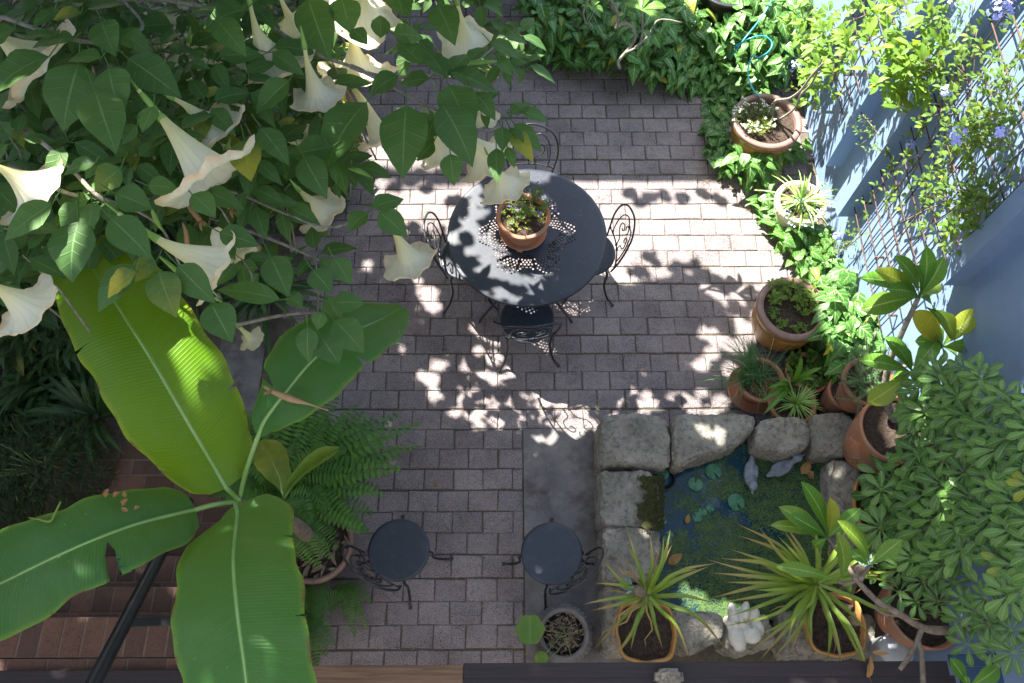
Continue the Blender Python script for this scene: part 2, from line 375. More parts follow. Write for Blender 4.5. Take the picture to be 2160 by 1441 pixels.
MT['clay'] = mat('orange_beak', (.6, .25, .04), rough=.6)
MT['fabricwhite'] = mat('white_plastic', (.36, .38, .40), (.3, .32, .35), rough=.5, bump=.1)
MT['pinecone'] = mat('pineapple_skin', (.10, .075, .05), (.2, .16, .1), rough=.8, sc=60, bump=1)
MT['pinecrown'] = leafmat('pineapple_crown_leaf', (.14, .24, .2), (.28, .38, .36), tf=.1, vein=0)
MT['blueshade'] = woodmat('shaded_blue_timber', (.022, .055, .115), (.03, .07, .14))  # board blue darkened to carry the deep shade of that corner
MT['conc'] = mat('added_wall_render', (.26, .25, .245), (.2, .2, .2), rough=.85)  # render for the added off-frame walls
# ================================================================== SETTING
WX = P(1745, 480).x                    # plane of the blue wall
def sheet(name, poly, z, m, kind='structure'):
    b = MB(); b.face([b.vert((x, y, z)) for x, y in poly]); o = b.build(name, m, smooth=False); tag(o, kind=kind); return o
g = sheet('ground', [(-40, -40), (40, -40), (40, 40), (-40, 40)], -.03, MT['ground'])
# patio of individual concrete pavers
PW, PD = .2157, .1543
y0 = P(1373, 744.7).y; x0 = P(1545, 744.7).x
slabL, slabT, slabR = P(1106, 1100).x, P(1180, 925).y, P(1262, 1000).x
slabT = y0 + round((slabT - y0) / PD) * PD
sheet('paving_bed', [(-3.3, -.22), (WX, -.22), (WX, 6.5), (-3.3, 6.5)], -.010, MT['joint'])
b = MB()
darkx = P(480, 700).x
for r in range(-26, 30):
    yc = y0 + (r + .5) * PD
    if yc < -.15 or yc > 6.45: continue
    wob = .004 * math.sin(r * 1.7)
    for c in range(-16, 14):
        xc = x0 + (c + (.5 if r % 2 else 0)) * PW
        if xc > WX - .02 or xc < -2.6: continue
        if yc < P(0, 850).y and xc < P(690, 1200).x - .1: continue
        if yc < 4.2 and xc < P(590, 700).x: continue
        x1, x2, y1, y2 = xc - PW / 2, xc + PW / 2, yc - PD / 2, yc + PD / 2
        if yc < slabT and x2 > slabL + .01:
            if x1 > slabL - .06: continue
            x2 = slabL - .006
        if y1 < slabT < y2 and xc > slabL: y1 = slabT + .004
        gx, gy = U(.0035, .007), U(.004, .007)
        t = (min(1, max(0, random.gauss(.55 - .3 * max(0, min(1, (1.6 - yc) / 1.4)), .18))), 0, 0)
        rot = Euler((U(-.018, .018), U(-.018, .018), U(-.014, .014))).to_matrix(); i0 = len(b.v)
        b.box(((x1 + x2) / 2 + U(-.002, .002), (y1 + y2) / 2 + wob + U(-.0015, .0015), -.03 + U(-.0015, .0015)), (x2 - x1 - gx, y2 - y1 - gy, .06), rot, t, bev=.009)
        for cn in range(4):
            jx, jy = U(-.0035, .0035), U(-.0035, .0035)
            for lv_ in range(4): q = b.v[i0 + lv_ * 4 + cn]; b.v[i0 + lv_ * 4 + cn] = (q[0] + jx, q[1] + jy, q[2])
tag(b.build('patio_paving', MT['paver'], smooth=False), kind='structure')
sheet('concrete_path', [(slabL, -.2), (slabR + .25, -.2), (slabR + .25, slabT), (slabL, slabT)], .001, MT['slab'])
sheet('concrete_strip', [(P(470, 700).x, 1.4), (P(590, 700).x - .1, 1.4), (P(590, 700).x - .1, 4.2), (P(470, 700).x, 4.2)], .001, MT['slab'])
sheet('soil_bed', [(WX - .42, 1.9), (WX, 1.9), (WX, 3.1), (WX - .42, 3.1)], .012, MT['soil'])
# ------------------------------------------------------------------ blue wall
wt = thing('garden_wall', (WX + .1, 2.5, 0), 'tall blue painted rendered wall with raised piers along the planted side of the patio', 'wall')
WH = 5.2
b = MB()
b.box((WX + .14, 2.9, WH / 2), (.28, 7.4, WH)); b.build('wall', MT['wall'], wt, smooth=False)
def pier(pxlow, pxhigh, width, depth=.13, name='pier'):
    a = PX(*pxlow, WX - depth)
    m = MB(); m.box((WX - depth / 2 + .001, a.y + width / 2, (a.z + WH) / 2), (depth, width, WH - a.z - .01), bev=.006)
    m.build(name, MT['wall'], wt, smooth=False); return a
pA = pier((1740, 352), 0, .10); pB = pier((1765, 458), 0, .11); pC = pier((1988, 603), 0, .12)
pD = PX(1723, 57, WX - .1)
m = MB(); m.box((WX - .05, 4.85, WH / 2 + .3), (.1, .12, WH - .61), bev=.006); m.build('pier', MT['wall'], wt, smooth=False)
def trellis(y1, y2, z1, z2, label):
    t = thing('wire_trellis', (WX - .05, (y1 + y2) / 2, z1), label, 'trellis', None)
    X = WX - .06
    m = MB()
    z = z1
    while z < z2:
        m.tube([(X, lerp(y1, y2, k / 8) , z + .006 * math.sin(k)) for k in range(9)], .0045, 6); z += .155
    m.build('horizontal_wire', MT['rust'], t)
    m = MB(); y = y1 + .05
    while y < y2:
        m.tube([(X + .009, y + .004 * math.sin(k), lerp(z1 - .03, z2, k / 12)) for k in range(13)], .0045, 6); y += .15
    m.build('vertical_wire', MT['rust'], t)
    for yy in (y1 + .06, (y1 + y2) / 2, y2 - .06):
        for zz in (z1 + .15, z1 + 1.2): m = MB(); m.box((WX - .03, yy, zz), (.06, .012, .012)); m.build('bracket', MT['rust'], t)
trellis(pC.y + .14, pB.y - .02, .62, 3.1, 'rusty wire trellis with plumbago climbing over it, between the two nearer wall piers')
trellis(pA.y + .12, pA.y + .95, .75, 3.1, 'rusty wire trellis beyond the far wall pier behind the yellow-green vine')
lw = thing('added_left_wall', (-5.2, 2.5, 0), 'unseen wall added left of the courtyard to block skylight', 'wall')  # added off frame to cut skylight from the left
b = MB(); b.box((-5.3, 2.5, 1.8), (.2, 9, 3.6), bev=.02); b.build('wall', MT['conc'], lw, smooth=False)
hf = thing('added_house_wall', (0, -1.8, 0), 'unseen house wall added behind the timber deck to block skylight', 'house')  # added off frame to cut skylight from behind the camera
b = MB(); b.box((0, -1.95, 3.6), (11, .3, 7.2), bev=.02); b.build('wall', MT['conc'], hf, smooth=False)
# wall added out of frame to shade the far end of the patio
ht = thing('added_far_wall', (-1.1, 6.75, 0), 'unseen wall added beyond the far end of the courtyard to shade it', 'wall')
b = MB(); b.box((-.97, 6.9, 1.97), (2.81, .5, 3.9), bev=.02); b.build('wall', MT['conc'], ht, smooth=False)
# ------------------------------------------------------------------ brick steps at lower left
st = thing('brick_steps', (-1.6, 0, 0), 'red clay brick steps below the banana leaves beside the patio', 'steps')
def bricks(name, x1, x2, y1, y2, z, bw, bl, off=.5, h=.16):
    m = MB(); r = 0; y = y2
    while y > y1 + .01:
        x = x1 + (off * bw if r % 2 else 0) - bw
        while x < x2:
            a, c = max(x, x1), min(x + bw, x2); d0 = max(y - bl, y1)
            if c - a > .02: m.box(((a + c) / 2, (d0 + y) / 2, z - .03 + U(-.001, .001)), (c - a - .011, y - d0 - .011, .06), Euler((0, 0, U(-.006, .006))).to_matrix(), (rnd(), 0, 0), bev=.004)
            x += bw
        y -= bl; r += 1
    o = m.build(name, MT['brick'], st, smooth=False)
    m = MB(); m.box(((x1 + x2) / 2, (y1 + y2) / 2, z - .0035 - h / 2), (x2 - x1 - .006, y2 - y1 - .006, h)); m.build('riser', MT['mortar'], st, smooth=False)
za, zb, zc_ = .95, .72, .48
xr = P(565, 1350, za).x
ya = P(300, 1400, za).y; yb = P(300, 1300, za).y; yc_ = P(300, 1245, zb).y; yd = P(300, 1190, zc_).y
bricks('tread', -3.2, xr, ya - .05, ya + .03, za + .003, .22, .11, h=.95)
bricks('tread', -3.2, xr, ya + .03, yb, za, .118, .24, h=.94)
bricks('tread', -3.2, xr - .01, yb, yc_ + .02, zb, .12, .15, h=.7)
bricks('tread', -3.2, xr - .02, yc_ + .02, yd + .05, zc_, .12, .16, h=.46)
bricks('tread', -3.3, xr - .25, yd + .05, P(260, 940).y, .02, .225, .115, h=.1)
# handrail
hr = thing('handrail', (-2, .3, 0), 'black painted metal handrail slanting over the brick steps', 'handrail')
b = MB(); A, B = P(338, 1170, 1.35), P(172, 1490, 2.05); b.tube([A + (A - B) * .5, A, B, B + (B - A) * .3], .034, 14); b.build('rail', MT['blackm'], hr)
b = MB(); A, B = P(262, 1314, 1.5), P(400, 1308, 1.5); b.box((A + B) / 2, ((B - A).length, .045, .012), Matrix.Rotation(math.atan2((B - A).y, (B - A).x), 3, 'Z'), bev=.002); b.build('crossbar', MT['blackm'], hr, smooth=False)
# timber deck edge
zt = 1.0
def plank(nm, x1, y1, x2, y2, m, label, z=zt, th=.045):
    A, B = P(x1, y1, z), P(x2, y2, z)
    q = MB(); q.box(((A.x + B.x) / 2, (A.y + B.y) / 2, z - th / 2), (abs(B.x - A.x), abs(A.y - B.y), th), bev=.004)
    return tag(q.build(nm, m, smooth=False), label, 'plank')
plank('timber_board', 640, 1404, 976, 1445, MT['woodlight'], 'lighter brown timber board at the lower frame edge beside the paving')
plank('timber_board', 978, 1399, 2005, 1426, MT['wooddark'], 'dark stained deck board nearest the pond with flaking paint', th=.05)
plank('timber_board', 935, 1430, 2025, 1475, MT['wooddark'], 'dark stained deck board under the broken stone at the lower frame edge', z=zt - .004, th=.05)
plank('timber_board', -60, 1415, 600, 1480, MT['wooddark'], 'near-black timber board below the brick steps')
plank('timber_board', 2007, 1380, 2150, 1404, MT['blueshade'], 'narrow blue painted board in the lower right corner', z=zt)
plank('timber_board', 2027, 1407, 2260, 1470, MT['blueshade'], 'wide blue painted board with frangipani leaves over it in the lower right corner', z=zt)
# ------------------------------------------------------------------ stones
def stone(poly, z1, z0, label, vox=.022, disp=.03, noiseseed=0, mo=None, name='rock'):
    bm = bmesh.new()
    t0 = [P(x, y, z1) for x, y in poly]
    c = sum(t0, Vector()) / len(t0); t0 = [c + (v - c) * 1.035 for v in t0]; top = []
    for i, v in enumerate(t0):
        w2 = t0[(i + 1) % len(t0)]; top.append(v); nn = max(1, int((w2 - v).length / .07))
        for j in range(1, nn): top.append(v.lerp(w2, j / nn) + Vector((U(-.009, .009), U(-.009, .009), 0)))
    vt = [bm.verts.new(v + Vector((0, 0, U(-.02, .015)))) for v in top]
    vb = [bm.verts.new(Vector((c.x + (v.x - c.x) * 1.04, c.y + (v.y - c.y) * 1.04, z0))) for v in top]
    n = len(vt); bm.faces.new(vt); bm.faces.new(vb[::-1])
    for i in range(n): bm.faces.new((vt[i], vb[i], vb[(i + 1) % n], vt[(i + 1) % n]))
    bmesh.ops.recalc_face_normals(bm, faces=bm.faces)
    bmesh.ops.bevel(bm, geom=[e for e in bm.edges], offset=.022, segments=2, affect='EDGES', clamp_overlap=True)
    me = bpy.data.meshes.new(name); bm.to_mesh(me); bm.free()
    me.materials.append(MT['stone'])
    o = bpy.data.objects.new(name, me); COL.objects.link(o)
    rm = o.modifiers.new('r', 'REMESH'); rm.mode = 'VOXEL'; rm.voxel_size = vox * .45; rm.use_smooth_shade = True
    for sc_, st_ in ((.16, disp * 1.2), (.05, disp * .75), (.018, disp * .35)):
        tx = bpy.data.textures.new('st', 'CLOUDS'); tx.noise_scale = sc_; tx.noise_depth = 3
        d = o.modifiers.new('d', 'DISPLACE'); d.texture = tx; d.strength = st_; d.mid_level = .55; d.texture_coords = 'GLOBAL'
    return tag(o, label, 'rock', None)
stone([(1268, 882), (1285, 872), (1400, 876), (1412, 905), (1414, 975), (1400, 984), (1345, 980), (1268, 978)], .38, 0, 'squarish grey sandstone block at the far left corner of the pond')
stone([(1420, 880), (1440, 872), (1580, 870), (1594, 880), (1590, 908), (1550, 940), (1480, 965), (1430, 984), (1420, 960)], .38, .02, 'large wedge-shaped sandstone block in the middle of the pond far edge')
stone([(1602, 888), (1625, 877), (1690, 876), (1708, 892), (1705, 940), (1670, 955), (1600, 945)], .4, .02, 'pale rounded sandstone block behind the two duck ornaments')
stone([(1712, 880), (1730, 868), (1790, 870), (1815, 900), (1790, 962), (1720, 958)], .36, .0, 'grey sandstone block under the relief-patterned terracotta pot')
s5 = stone([(1270, 988), (1360, 990), (1385, 1003), (1394, 1050), (1390, 1108), (1270, 1104)], .37, 0, 'mossy sandstone block second from the far left pond corner')
stone([(1272, 1108), (1392, 1112), (1392, 1150), (1386, 1225), (1274, 1228)], .36, 0, 'sandstone block of the pond left side beside the right-hand stool')
stone([(1276, 1232), (1385, 1230), (1380, 1290), (1330, 1380), (1280, 1380)], .33, 0, 'sandstone block beneath the smaller pineapple plant')
stone([(1752, 966), (1800, 972), (1822, 1010), (1815, 1090), (1760, 1080), (1750, 1010)], .36, .0, 'rough grey stone at the right edge of the pond')
stone([(1765, 1084), (1815, 1092), (1825, 1200), (1800, 1270), (1775, 1200)], .33, .0, 'narrow rock under the frangipani leaves at the right of the pond')
stone([(1420, 1286), (1520, 1292), (1530, 1350), (1450, 1380), (1425, 1340)], .36, .0, 'flat pale sandstone between the small pineapple pot and the white statue')
stone([(1535, 1300), (1620, 1295), (1640, 1360), (1560, 1385), (1525, 1360)], .30, .0, 'rough stone carrying the white curled statue')
stone([(1645, 1290), (1760, 1285), (1850, 1300), (1850, 1385), (1660, 1385)], .26, .0, 'dark low stone beneath the larger pineapple plant')
stone([(1386, 1408), (1440, 1409), (1446, 1445), (1384, 1446)], 1.09, .98, 'broken chunk of grey stone lying on the dark deck boards', vox=.012, disp=.015)
m = MB()
for k in range(3500):
    px, py = U(1345, 1400), U(1005, 1118)
    if px < 1352 + 10 * math.sin(py * .08) + 6 * math.sin(py * .31): continue
    q = P(px, py, .392 - max(0, (px - 1378)) * .004)
    m.leaf(q, q + Vector((U(-.012, .012), U(-.012, .012), .008)), .012, 'ell', nseg=2, ncr=1)
tag(m.build('moss_patch', MT['moss']), kind='stuff')
# ------------------------------------------------------------------ pond
zw = .16
pond = [(1330, 960), (1600, 930), (1780, 930), (1800, 1000), (1800, 1290), (1500, 1320), (1360, 1310), (1350, 1100)]
b = MB(); b.face([b.vert(P(x, y, zw)) for x, y in pond[::-1]]); tag(b.build('pond_water', MT['water'], smooth=False), kind='structure')
b = MB()
from mathutils import noise as nse
for k in range(52000):
    px, py = U(1380, 1800), U(935, 1310)
    if not inpoly(px, py, pond): continue
    q = P(px, py, zw + .003)
    den = .04 + 1.25 * min(1, max(0, (px - 1410) / 230 + (py - 1040) / 400))
    nz = (.9 if den < .9 else .45) * nse.noise(Vector((px * .022, py * .022, 3))) + .6 * nse.noise(Vector((px * .08, py * .08, 1)))
    if abs((py - 1075) - (px - 1530) * .55) < 14 and 1500 < px < 1660: den *= .25
    if py > 1240 and px < 1480: den *= .6
    if rnd() > den + nz: continue
    r = U(.0035, .0065); a = rnd() * 6; t = (rnd(), 0, 0)
    b.face([b.vert((q.x + r * math.cos(a + i * 1.2566), q.y + r * .8 * math.sin(a + i * 1.2566), q.z + U(0, .0015)), t=t) for i in range(5)])
tag(b.build('duckweed', MT['weed'], smooth=False), kind='stuff')
PADS = [(1505, 995, 17), (1467, 1021, 15), (1553, 1059, 18), (1471, 1090, 11), (1482, 1080, 9), (1398, 1098, 9), (1407, 1140, 10), (1498, 1073, 8), (1399, 1000, 12), (1412, 1128, 8)]
PL = ['large lily pad nearest the wedge-shaped rock', 'lily pad beside the sunken black pot', 'lily pad in front of the duck with a sunlit head', 'lily pad beside the orange-brown fallen leaf', 'small pale lily pad overlapping another by the brown leaf', 'tiny lily pad against the mossy rock', 'dull lily pad near the left pond stones, the lower of two', 'small lily pad just above the paired pads', 'lily pad inside the sunken black pot', 'small drab lily pad by the left pond stones, the upper of two']
for (px, py, r), lb in zip(PADS, PL):
    m = MB(); c = P(px, py, zw + .012 if (px, py) != (1399, 1000) else zw + .03); rr = r * m_px(px, py, zw); a0 = rnd() * 6
    ci = m.vert(c, (.5, .5)); ring = [m.vert(c + Vector((rr * math.cos(a0 + a) * U(.96, 1.03), rr * math.sin(a0 + a) * U(.96, 1.03), .004 * math.sin(a * 3))), (.5 + .3 * math.cos(a), .5)) for k in range(25) for a in (.22 + k / 24 * 5.85,)]
    for i in range(24): m.face((ci, ring[i], ring[i + 1]))
    tag(m.build('lily_pad', MT['lily']), lb, 'lily pad', 'lily pads on the pond')
# sunken black pot
t = thing('sunken_pot', P(1393, 1008, zw), 'black plastic pot sunk in the pond beside the mossy rock', 'pot')
b = MB(); rr = 27 * m_px(1400, 1010, zw); b.lathe(P(1396, 1010, zw - .01), [(rr * .8, -.1), (rr, 0), (rr * 1.04, .028), (rr * .92, .03), (rr * .9, .012), (rr * .88, -.02)], 40); b.build('body', MT['rubber'], t)
b = MB(); b.lathe(P(1396, 1010, zw), [(rr * .9, .010), (rr * .5, .0105)], 32); b.build('water_surface', MT['water'], t)
# ------------------------------------------------------------------ table
zt_ = .735
tc = P(1112, 494, zt_); tr_ = 169 * m_px(1112, 494, zt_) * .997
tb = thing('round_table', (tc.x, tc.y, 0), 'round navy metal garden table with a ring of punched holes under the potted plant', 'table')
b = MB(); NS = 120
def pv(r, a, z=0): return b.vert((tc.x + r * math.cos(a), tc.y + r * math.sin(a), zt_ + z))
def ringv(r, z=0): return [pv(r, 2 * math.pi * j / NS, z) for j in range(NS)]
radii = [.10] + [.155 + k * .0185 for k in range(12)] + [tr_ - .03]
rings = [ringv(r) for r in radii]
b.face(rings[0])
for i in range(len(radii) - 1):
    A, B2 = rings[i], rings[i + 1]; r1, r2 = radii[i], radii[i + 1]
    for j in range(NS):
        q = (A[j], B2[j], B2[(j + 1) % NS], A[(j + 1) % NS]); a = 2 * math.pi * (j + .5) / NS; rm_ = (r1 + r2) / 2
        petal = .30 + .045 * math.cos(a * 6) ; inner = .205 + .03 * math.cos(a * 6)
        hole = 1 <= i < len(radii) - 2 and (i + j) % 2 == 0 and (inner < rm_ < petal + .03) 
        if not hole: b.face(q); continue
        dr, da = .0068, .0068 / rm_
        h = [pv(rm_ - dr, a - da), pv(rm_ + dr, a - da), pv(rm_ + dr, a + da), pv(rm_ - dr, a + da)]
        for k in range(4): b.face((q[k], q[(k + 1) % 4], h[(k + 1) % 4], h[k]))
for r_, z_ in ((tr_ - .008, -.001), (tr_, -.006), (tr_, -.03), (tr_ - .004, -.032)):
    nr_ = ringv(r_, z_); L_ = rings[-1]
    for j in range(NS): b.face((L_[j], nr_[j], nr_[(j + 1) % NS], L_[(j + 1) % NS]))
    rings.append(nr_)
tt = b.build('tabletop', MT['navy'], tb)
so = tt.modifiers.new('s', 'SOLIDIFY'); so.thickness = .003; so.offset = -1
es = tt.modifiers.new('e', 'EDGE_SPLIT'); es.split_angle = R(40)
for k in range(4):
    a = math.pi / 4 + k * math.pi / 2; ca, sa = math.cos(a), math.sin(a)
    pts = spline([(tc.x + r * ca, tc.y + r * sa, z) for r, z in ((.30, .70), (.10, .62), (.06, .5), (.12, .33), (.30, .14), (.46, .06), (.52, .012))], 20)
    m = MB(); m.tube(pts, .010, 8); m.build('leg', MT['blackm'], tb)
m = MB(); m.lathe((tc.x, tc.y, 0), [(.012, .45), (.055, .46), (.055, .475), (.012, .48)], 20); m.tube([(tc.x + .3 * math.cos(a), tc.y + .3 * math.sin(a), .69) for k in range(41) for a in (k / 40 * 2 * math.pi,)], .007, 6); m.build('frame_ring', MT['blackm'], tb)
# ------------------------------------------------------------------ chair
def make_chair():
    t = thing('bistro_chair', (0, 0, 0), 'x', 'chair')
    b = MB(); rs = .198; zs = .46
    b.lathe((0, 0, 0), [(.01, zs - .004), (rs - .01, zs - .012), (rs, zs - .01), (rs + .002, zs - .004), (rs - .004, zs + .004), (rs - .02, zs + .003), (.12, zs), (.02, zs)], 48); b.build('seat', MT['navy'], t)
    for sx, sy in ((-1, -1), (1, -1), (-1, 1), (1, 1)):
        p = [(sx * .15, sy * .115, zs - .012), (sx * .165, sy * .13, .38), (sx * .16, sy * .125, .22), (sx * .185, sy * .16, .07), (sx * .205, sy * .185, .035), (sx * .225, sy * .205, .02), (sx * .235, sy * .215, .009)]
        m = MB(); pp = spline(p, 18); m.tube(pp, [.009] * 16 + [.012, .014, .010], 8); m.build('leg', MT['blackm'], t)
    m = MB(); m.tube([(.165 * math.cos(a), .165 * math.sin(a), .40) for k in range(33) for a in (k / 32 * 2 * math.pi,)], .006, 6); m.build('hoop', MT['blackm'], t)
    def bk(x, z): # back plane leaning away (-Y)
        return Vector((x, -.13 - (z - .44) * .22 - .05 * (1 - (x / .22) ** 2), z))
    m = MB()
    outer = [bk(x, z) for x, z in ((-.16, .44), (-.185, .55), (-.205, .68), (-.19, .80), (-.13, .875), (0, .905), (.13, .875), (.19, .80), (.205, .68), (.185, .55), (.16, .44))]
    m.tube(spline(outer, 50), .0075, 8); m.build('back_frame', MT['blackm'], t)
    m = MB()
    inner = [bk(x, z) for x, z in ((-.13, .52), (-.145, .64), (-.13, .76), (-.07, .825), (0, .80), (.07, .825), (.13, .76), (.145, .64), (.13, .52))]
    m.tube(spline(inner, 44), .005, 6)
    m.tube([bk(x, .53) for x in np.linspace(-.175, .175, 9)], .0055, 6)
    for s in (-1, 1):
        sc = [(s * .02, .53), (s * .03, .60), (s * .085, .64), (s * .10, .70), (s * .065, .735), (s * .035, .71), (s * .05, .68), (s * .065, .69)]
        m.tube(spline([bk(*q) for q in sc], 30), .0045, 6)
        sc = [(s * .0, .80), (s * .03, .76), (s * .015, .73)]
        m.tube(spline([bk(*q) for q in sc], 10), .0045, 6)
    m.build('back_scrolls', MT['blackm'], t)
    for x, z in ((0, .80), (-.175, .53), (.175, .53), (-.02, .53), (.02, .53)):
        c = bk(x, z); m = MB(); m.lathe(c, [(.002, -.011), (.009, -.008), (.011, 0), (.009, .008), (.002, .011)], 10); m.build('back_clip', MT['blackm'], t)
    return t
ch0 = make_chair(); cz = .46
def put(px, py, ang): q = P(px, py, cz); return (q.x, q.y, 0), R(ang)
chairs = [((984, 543), -86, 'navy bistro chair tucked under the left side of the round table'),
          ((1243, 533), 92, 'navy bistro chair tucked under the right side of the round table'),
          ((1113, 672), 5, 'navy bistro chair on the near side of the round table, back towards the deck'),
          ((1117, 400), 176, 'navy bistro chair mostly hidden beyond the far side of the round table'),
          ((841, 1160), -40, 'navy bistro chair standing alone beside the potted fern'),
          ((1164, 1167), 42, 'navy bistro chair standing on the concrete beside the pond rocks')]
for i, ((px, py), ang, lb) in enumerate(chairs):
    loc, rz = put(px, py, ang)
    if i == 0: ch0.location = loc; ch0.rotation_euler = (0, 0, rz); ch0['label'] = lb; ch0['group'] = 'matching navy bistro chairs'
    else: dup(ch0, loc, rz, lb)
m = MB()
for k in range(46):
    a = rnd() * 6.28; r = tr_ * .95 * math.sqrt(rnd()); q = Vector((tc.x + r * math.cos(a), tc.y + r * math.sin(a), zt_ + .003)); a = rnd() * 6.28; l = U(.004, .016)
    m.leaf(q, q + Vector((l * math.cos(a), l * math.sin(a), U(0, .004))), l * .5, 'ell', nseg=2, ncr=1, t=(rnd(), 0, U(0, .8)))
tag(m.build('petal_crumbs', MT['dry']), kind='stuff')
# ------------------------------------------------------------------ pots
def pot(c, r, h, m, label, cat='pot', rb=None, rim='lip', soil=.04, tilt=None, name='flower_pot', soilm=None, nosoil=False, bulge=0, rimm=None, th=.018, n=48):
    c = Vector(c); rb = rb or r * .68
    t = thing(name, c, label, cat)
    b = MB(); M = tilt
    prof = [(rb * .9, 0)] + [(lerp(rb, r, u) + bulge * math.sin(u * math.pi) * r, h * u) for u in (0.01, .15, .3, .45, .6, .72, .82)]
    if rim == 'lip': prof += [(r * .985, h * .83), (r * 1.06, h * .845), (r * 1.08, h * .93), (r * 1.07, h * .985), (r * 1.045, h), (r - th * .3, h), (r - th, h - .008), (r - th * 1.2, h - soil - .02)]
    else: prof += [(r * .99, h * .92), (r, h * .975), (r * .99, h), (r - th * .6, h + .002), (r - th, h - .006), (r - th * 1.2, h - soil - .02)]
    b.lathe(c, prof, n, M)
    o = b.build('pot_body' if not rimm else 'pot_body', m, t)
    if rimm:
        q = MB(); q.lathe(c, [(r * 1.0, h * .9), (r * 1.075, h * .93), (r * 1.085, h * .98), (r * 1.06, h + .004), (r - th * 1.3, h + .005), (r - th * 1.6, h - .012), (r - th * 1.7, h - .05)], n, M, caps=False); q.build('rim', rimm, t)
    if not nosoil:
        q = MB(); rs = r - th * 1.15; ci = q.vert(c + (M @ Vector((0, 0, h - soil)) if M else Vector((0, 0, h - soil)))); prev = None
        for k in range(1, 7):
            ring = []
            for j in range(28):
                a = 2 * math.pi * j / 28; v = Vector((rs * k / 6 * math.cos(a), rs * k / 6 * math.sin(a), h - soil + (U(-.008, .010) if k < 6 else 0)))
                ring.append(q.vert(c + (M @ v if M else v)))
            for j in range(28):
                if prev: q.face((prev[j], ring[j], ring[(j + 1) % 28], prev[(j + 1) % 28]))
                else: q.face((ci, ring[j], ring[(j + 1) % 28]))
            prev = ring
        q.build('soil', soilm or MT['soil'], t)
    return t
def rimpos(px, py, z, h): q = P(px, py, z); return Vector((q.x, q.y, z - h))
potT = pot(rimpos(1104, 455, .97, .22), 54 * m_px(1104, 455, .97), .22, MT['terra'], 'terracotta pot of purple lobelia standing on clay feet on the round table', soil=.03)
pc = potT.location
m = MB()
for k in range(3):
    a = R(-100) + k * 2.094
    f = MB(); q = Vector((pc.x + .125 * math.cos(a), pc.y + .125 * math.sin(a), zt_ + .016)); f.box(q, (.075, .045, .03), Matrix.Rotation(a, 3, 'Z'), bev=.008)
    o = f.build('pot_foot', MT['terra'], potT, smooth=True)
m = MB()
q = MB(); q.lathe((pc.x, pc.y, zt_), [(.09, .03), (.15, .033), (.175, .05), (.172, .054), (.15, .04), (.08, .04)], 40); tag(q.build('pot_saucer', MT['terra']), 'terracotta saucer under the pot on the navy table', 'saucer')
pA_ = pot(rimpos(1619, 254, .42, .42), .27, .42, MT['glaze'], 'brown glazed pot with white alyssum and a vine stem near the coiled hose', rb=.17, bulge=.12, rimm=MT['glazerim'], soil=.05)
pB_ = pot(rimpos(1690, 425, .32, .32), .195, .32, MT['cream'], 'cream stone pot of spider plant in full sun against the blue wall', rb=.13, bulge=.05, soil=.03, th=.03)
pC_ = pot(rimpos(1672, 650, .42, .42), .245, .42, MT['honey'], 'large brown glazed pot with mostly bare soil and small seedlings', rb=.17, bulge=.16, rimm=MT['glazerim'], soil=.05, th=.022)
pD_ = pot(rimpos(1606, 800, .24, .22), .165, .22, MT['terra'], 'terracotta pot of tangled chives on a wide saucer', soil=.02)
q = MB(); q.lathe((pD_.location.x - .0, pD_.location.y - .0, 0), [(.14, .004), (.19, .01), (.205, .055), (.198, .056), (.18, .022), (.1, .02)], 40); tag(q.build('pot_saucer', MT['terra']), 'wide terracotta saucer under the chive pot on the pavers', 'saucer')
pE_ = pot(rimpos(1672, 848, .24, .2), .165, .2, MT['terra'], 'terracotta pot with bright green spider plant behind the pond rocks', soil=.02)
pF_ = pot(rimpos(1705, 785, .2, .2), .155, .2, MT['terra'], 'terracotta pot of mint half hidden behind the aloe leaves', soil=.02)
pG0 = pot(P(1748, 862, 0), .125, .36, MT['terraold'], 'tall worn terracotta cylinder used as a stand for the rosemary pot', rb=.11, name='pot_stand', soil=.01)
pG_ = pot(rimpos(1836, 805, .72, .32), .17, .32, MT['terraold'], 'worn terracotta pot of grey-green rosemary raised against the wall', rb=.115, soil=.05)
pG_.location.x += 0
tilt = Matrix.Rotation(R(0), 3, 'Y')
pI_ = pot(rimpos(1893, 905, .86, .50), .235, .50, MT['terra'], 'big orange terracotta pot with moulded flower relief holding the tall frangipani', rb=.16, rim='plain', soil=.04, bulge=.07, th=.022)
m = MB(); c = pI_.location
def onpot(a, z, e=.0):
    u = z / .50; r = lerp(.16, .235, u) + .07 * math.sin(u * math.pi) * .235 + e
    return Vector((c.x + r * math.cos(a), c.y + r * math.sin(a), c.z + z))
for k in range(11):
    a0 = R(198); s = (k - 5) / 5
    pts = [onpot(a0 + s * .1 * u * 3.4, .10 + .32 * u * (1 - .3 * abs(s)), .001) for u in np.linspace(0, 1, 9)]
    m.tube(pts, [.007, .012, .018, .021, .017, .004], 6)
for k in range(8):
    a0 = R(198) + math.cos(k * .785) * .28; z = .17 + .055 * math.sin(k * .785)
    m.tube([onpot(a0, z, .0), onpot(a0 + .06, z + .03, .006), onpot(a0 + .1, z + .01, .0)], [.008, .02, .008], 6)
m.build('flower_relief', MT['terra'], pI_)
pJ_ = pot(rimpos(1955, 1285, .62, .40), .235, .40, MT['terra'], 'big terracotta pot of dark umbrella plant above the cut branches in the lower right', rb=.15, rim='plain', bulge=.1, soil=.06, th=.02)
def wavy(amp, n): 
    def f(a, k): return 1 + amp * math.cos(n * a) + .10 * (math.cos(4 * a)) ** 1 * 0 + .06 * abs(math.cos(2 * a + .78)) 
    return f
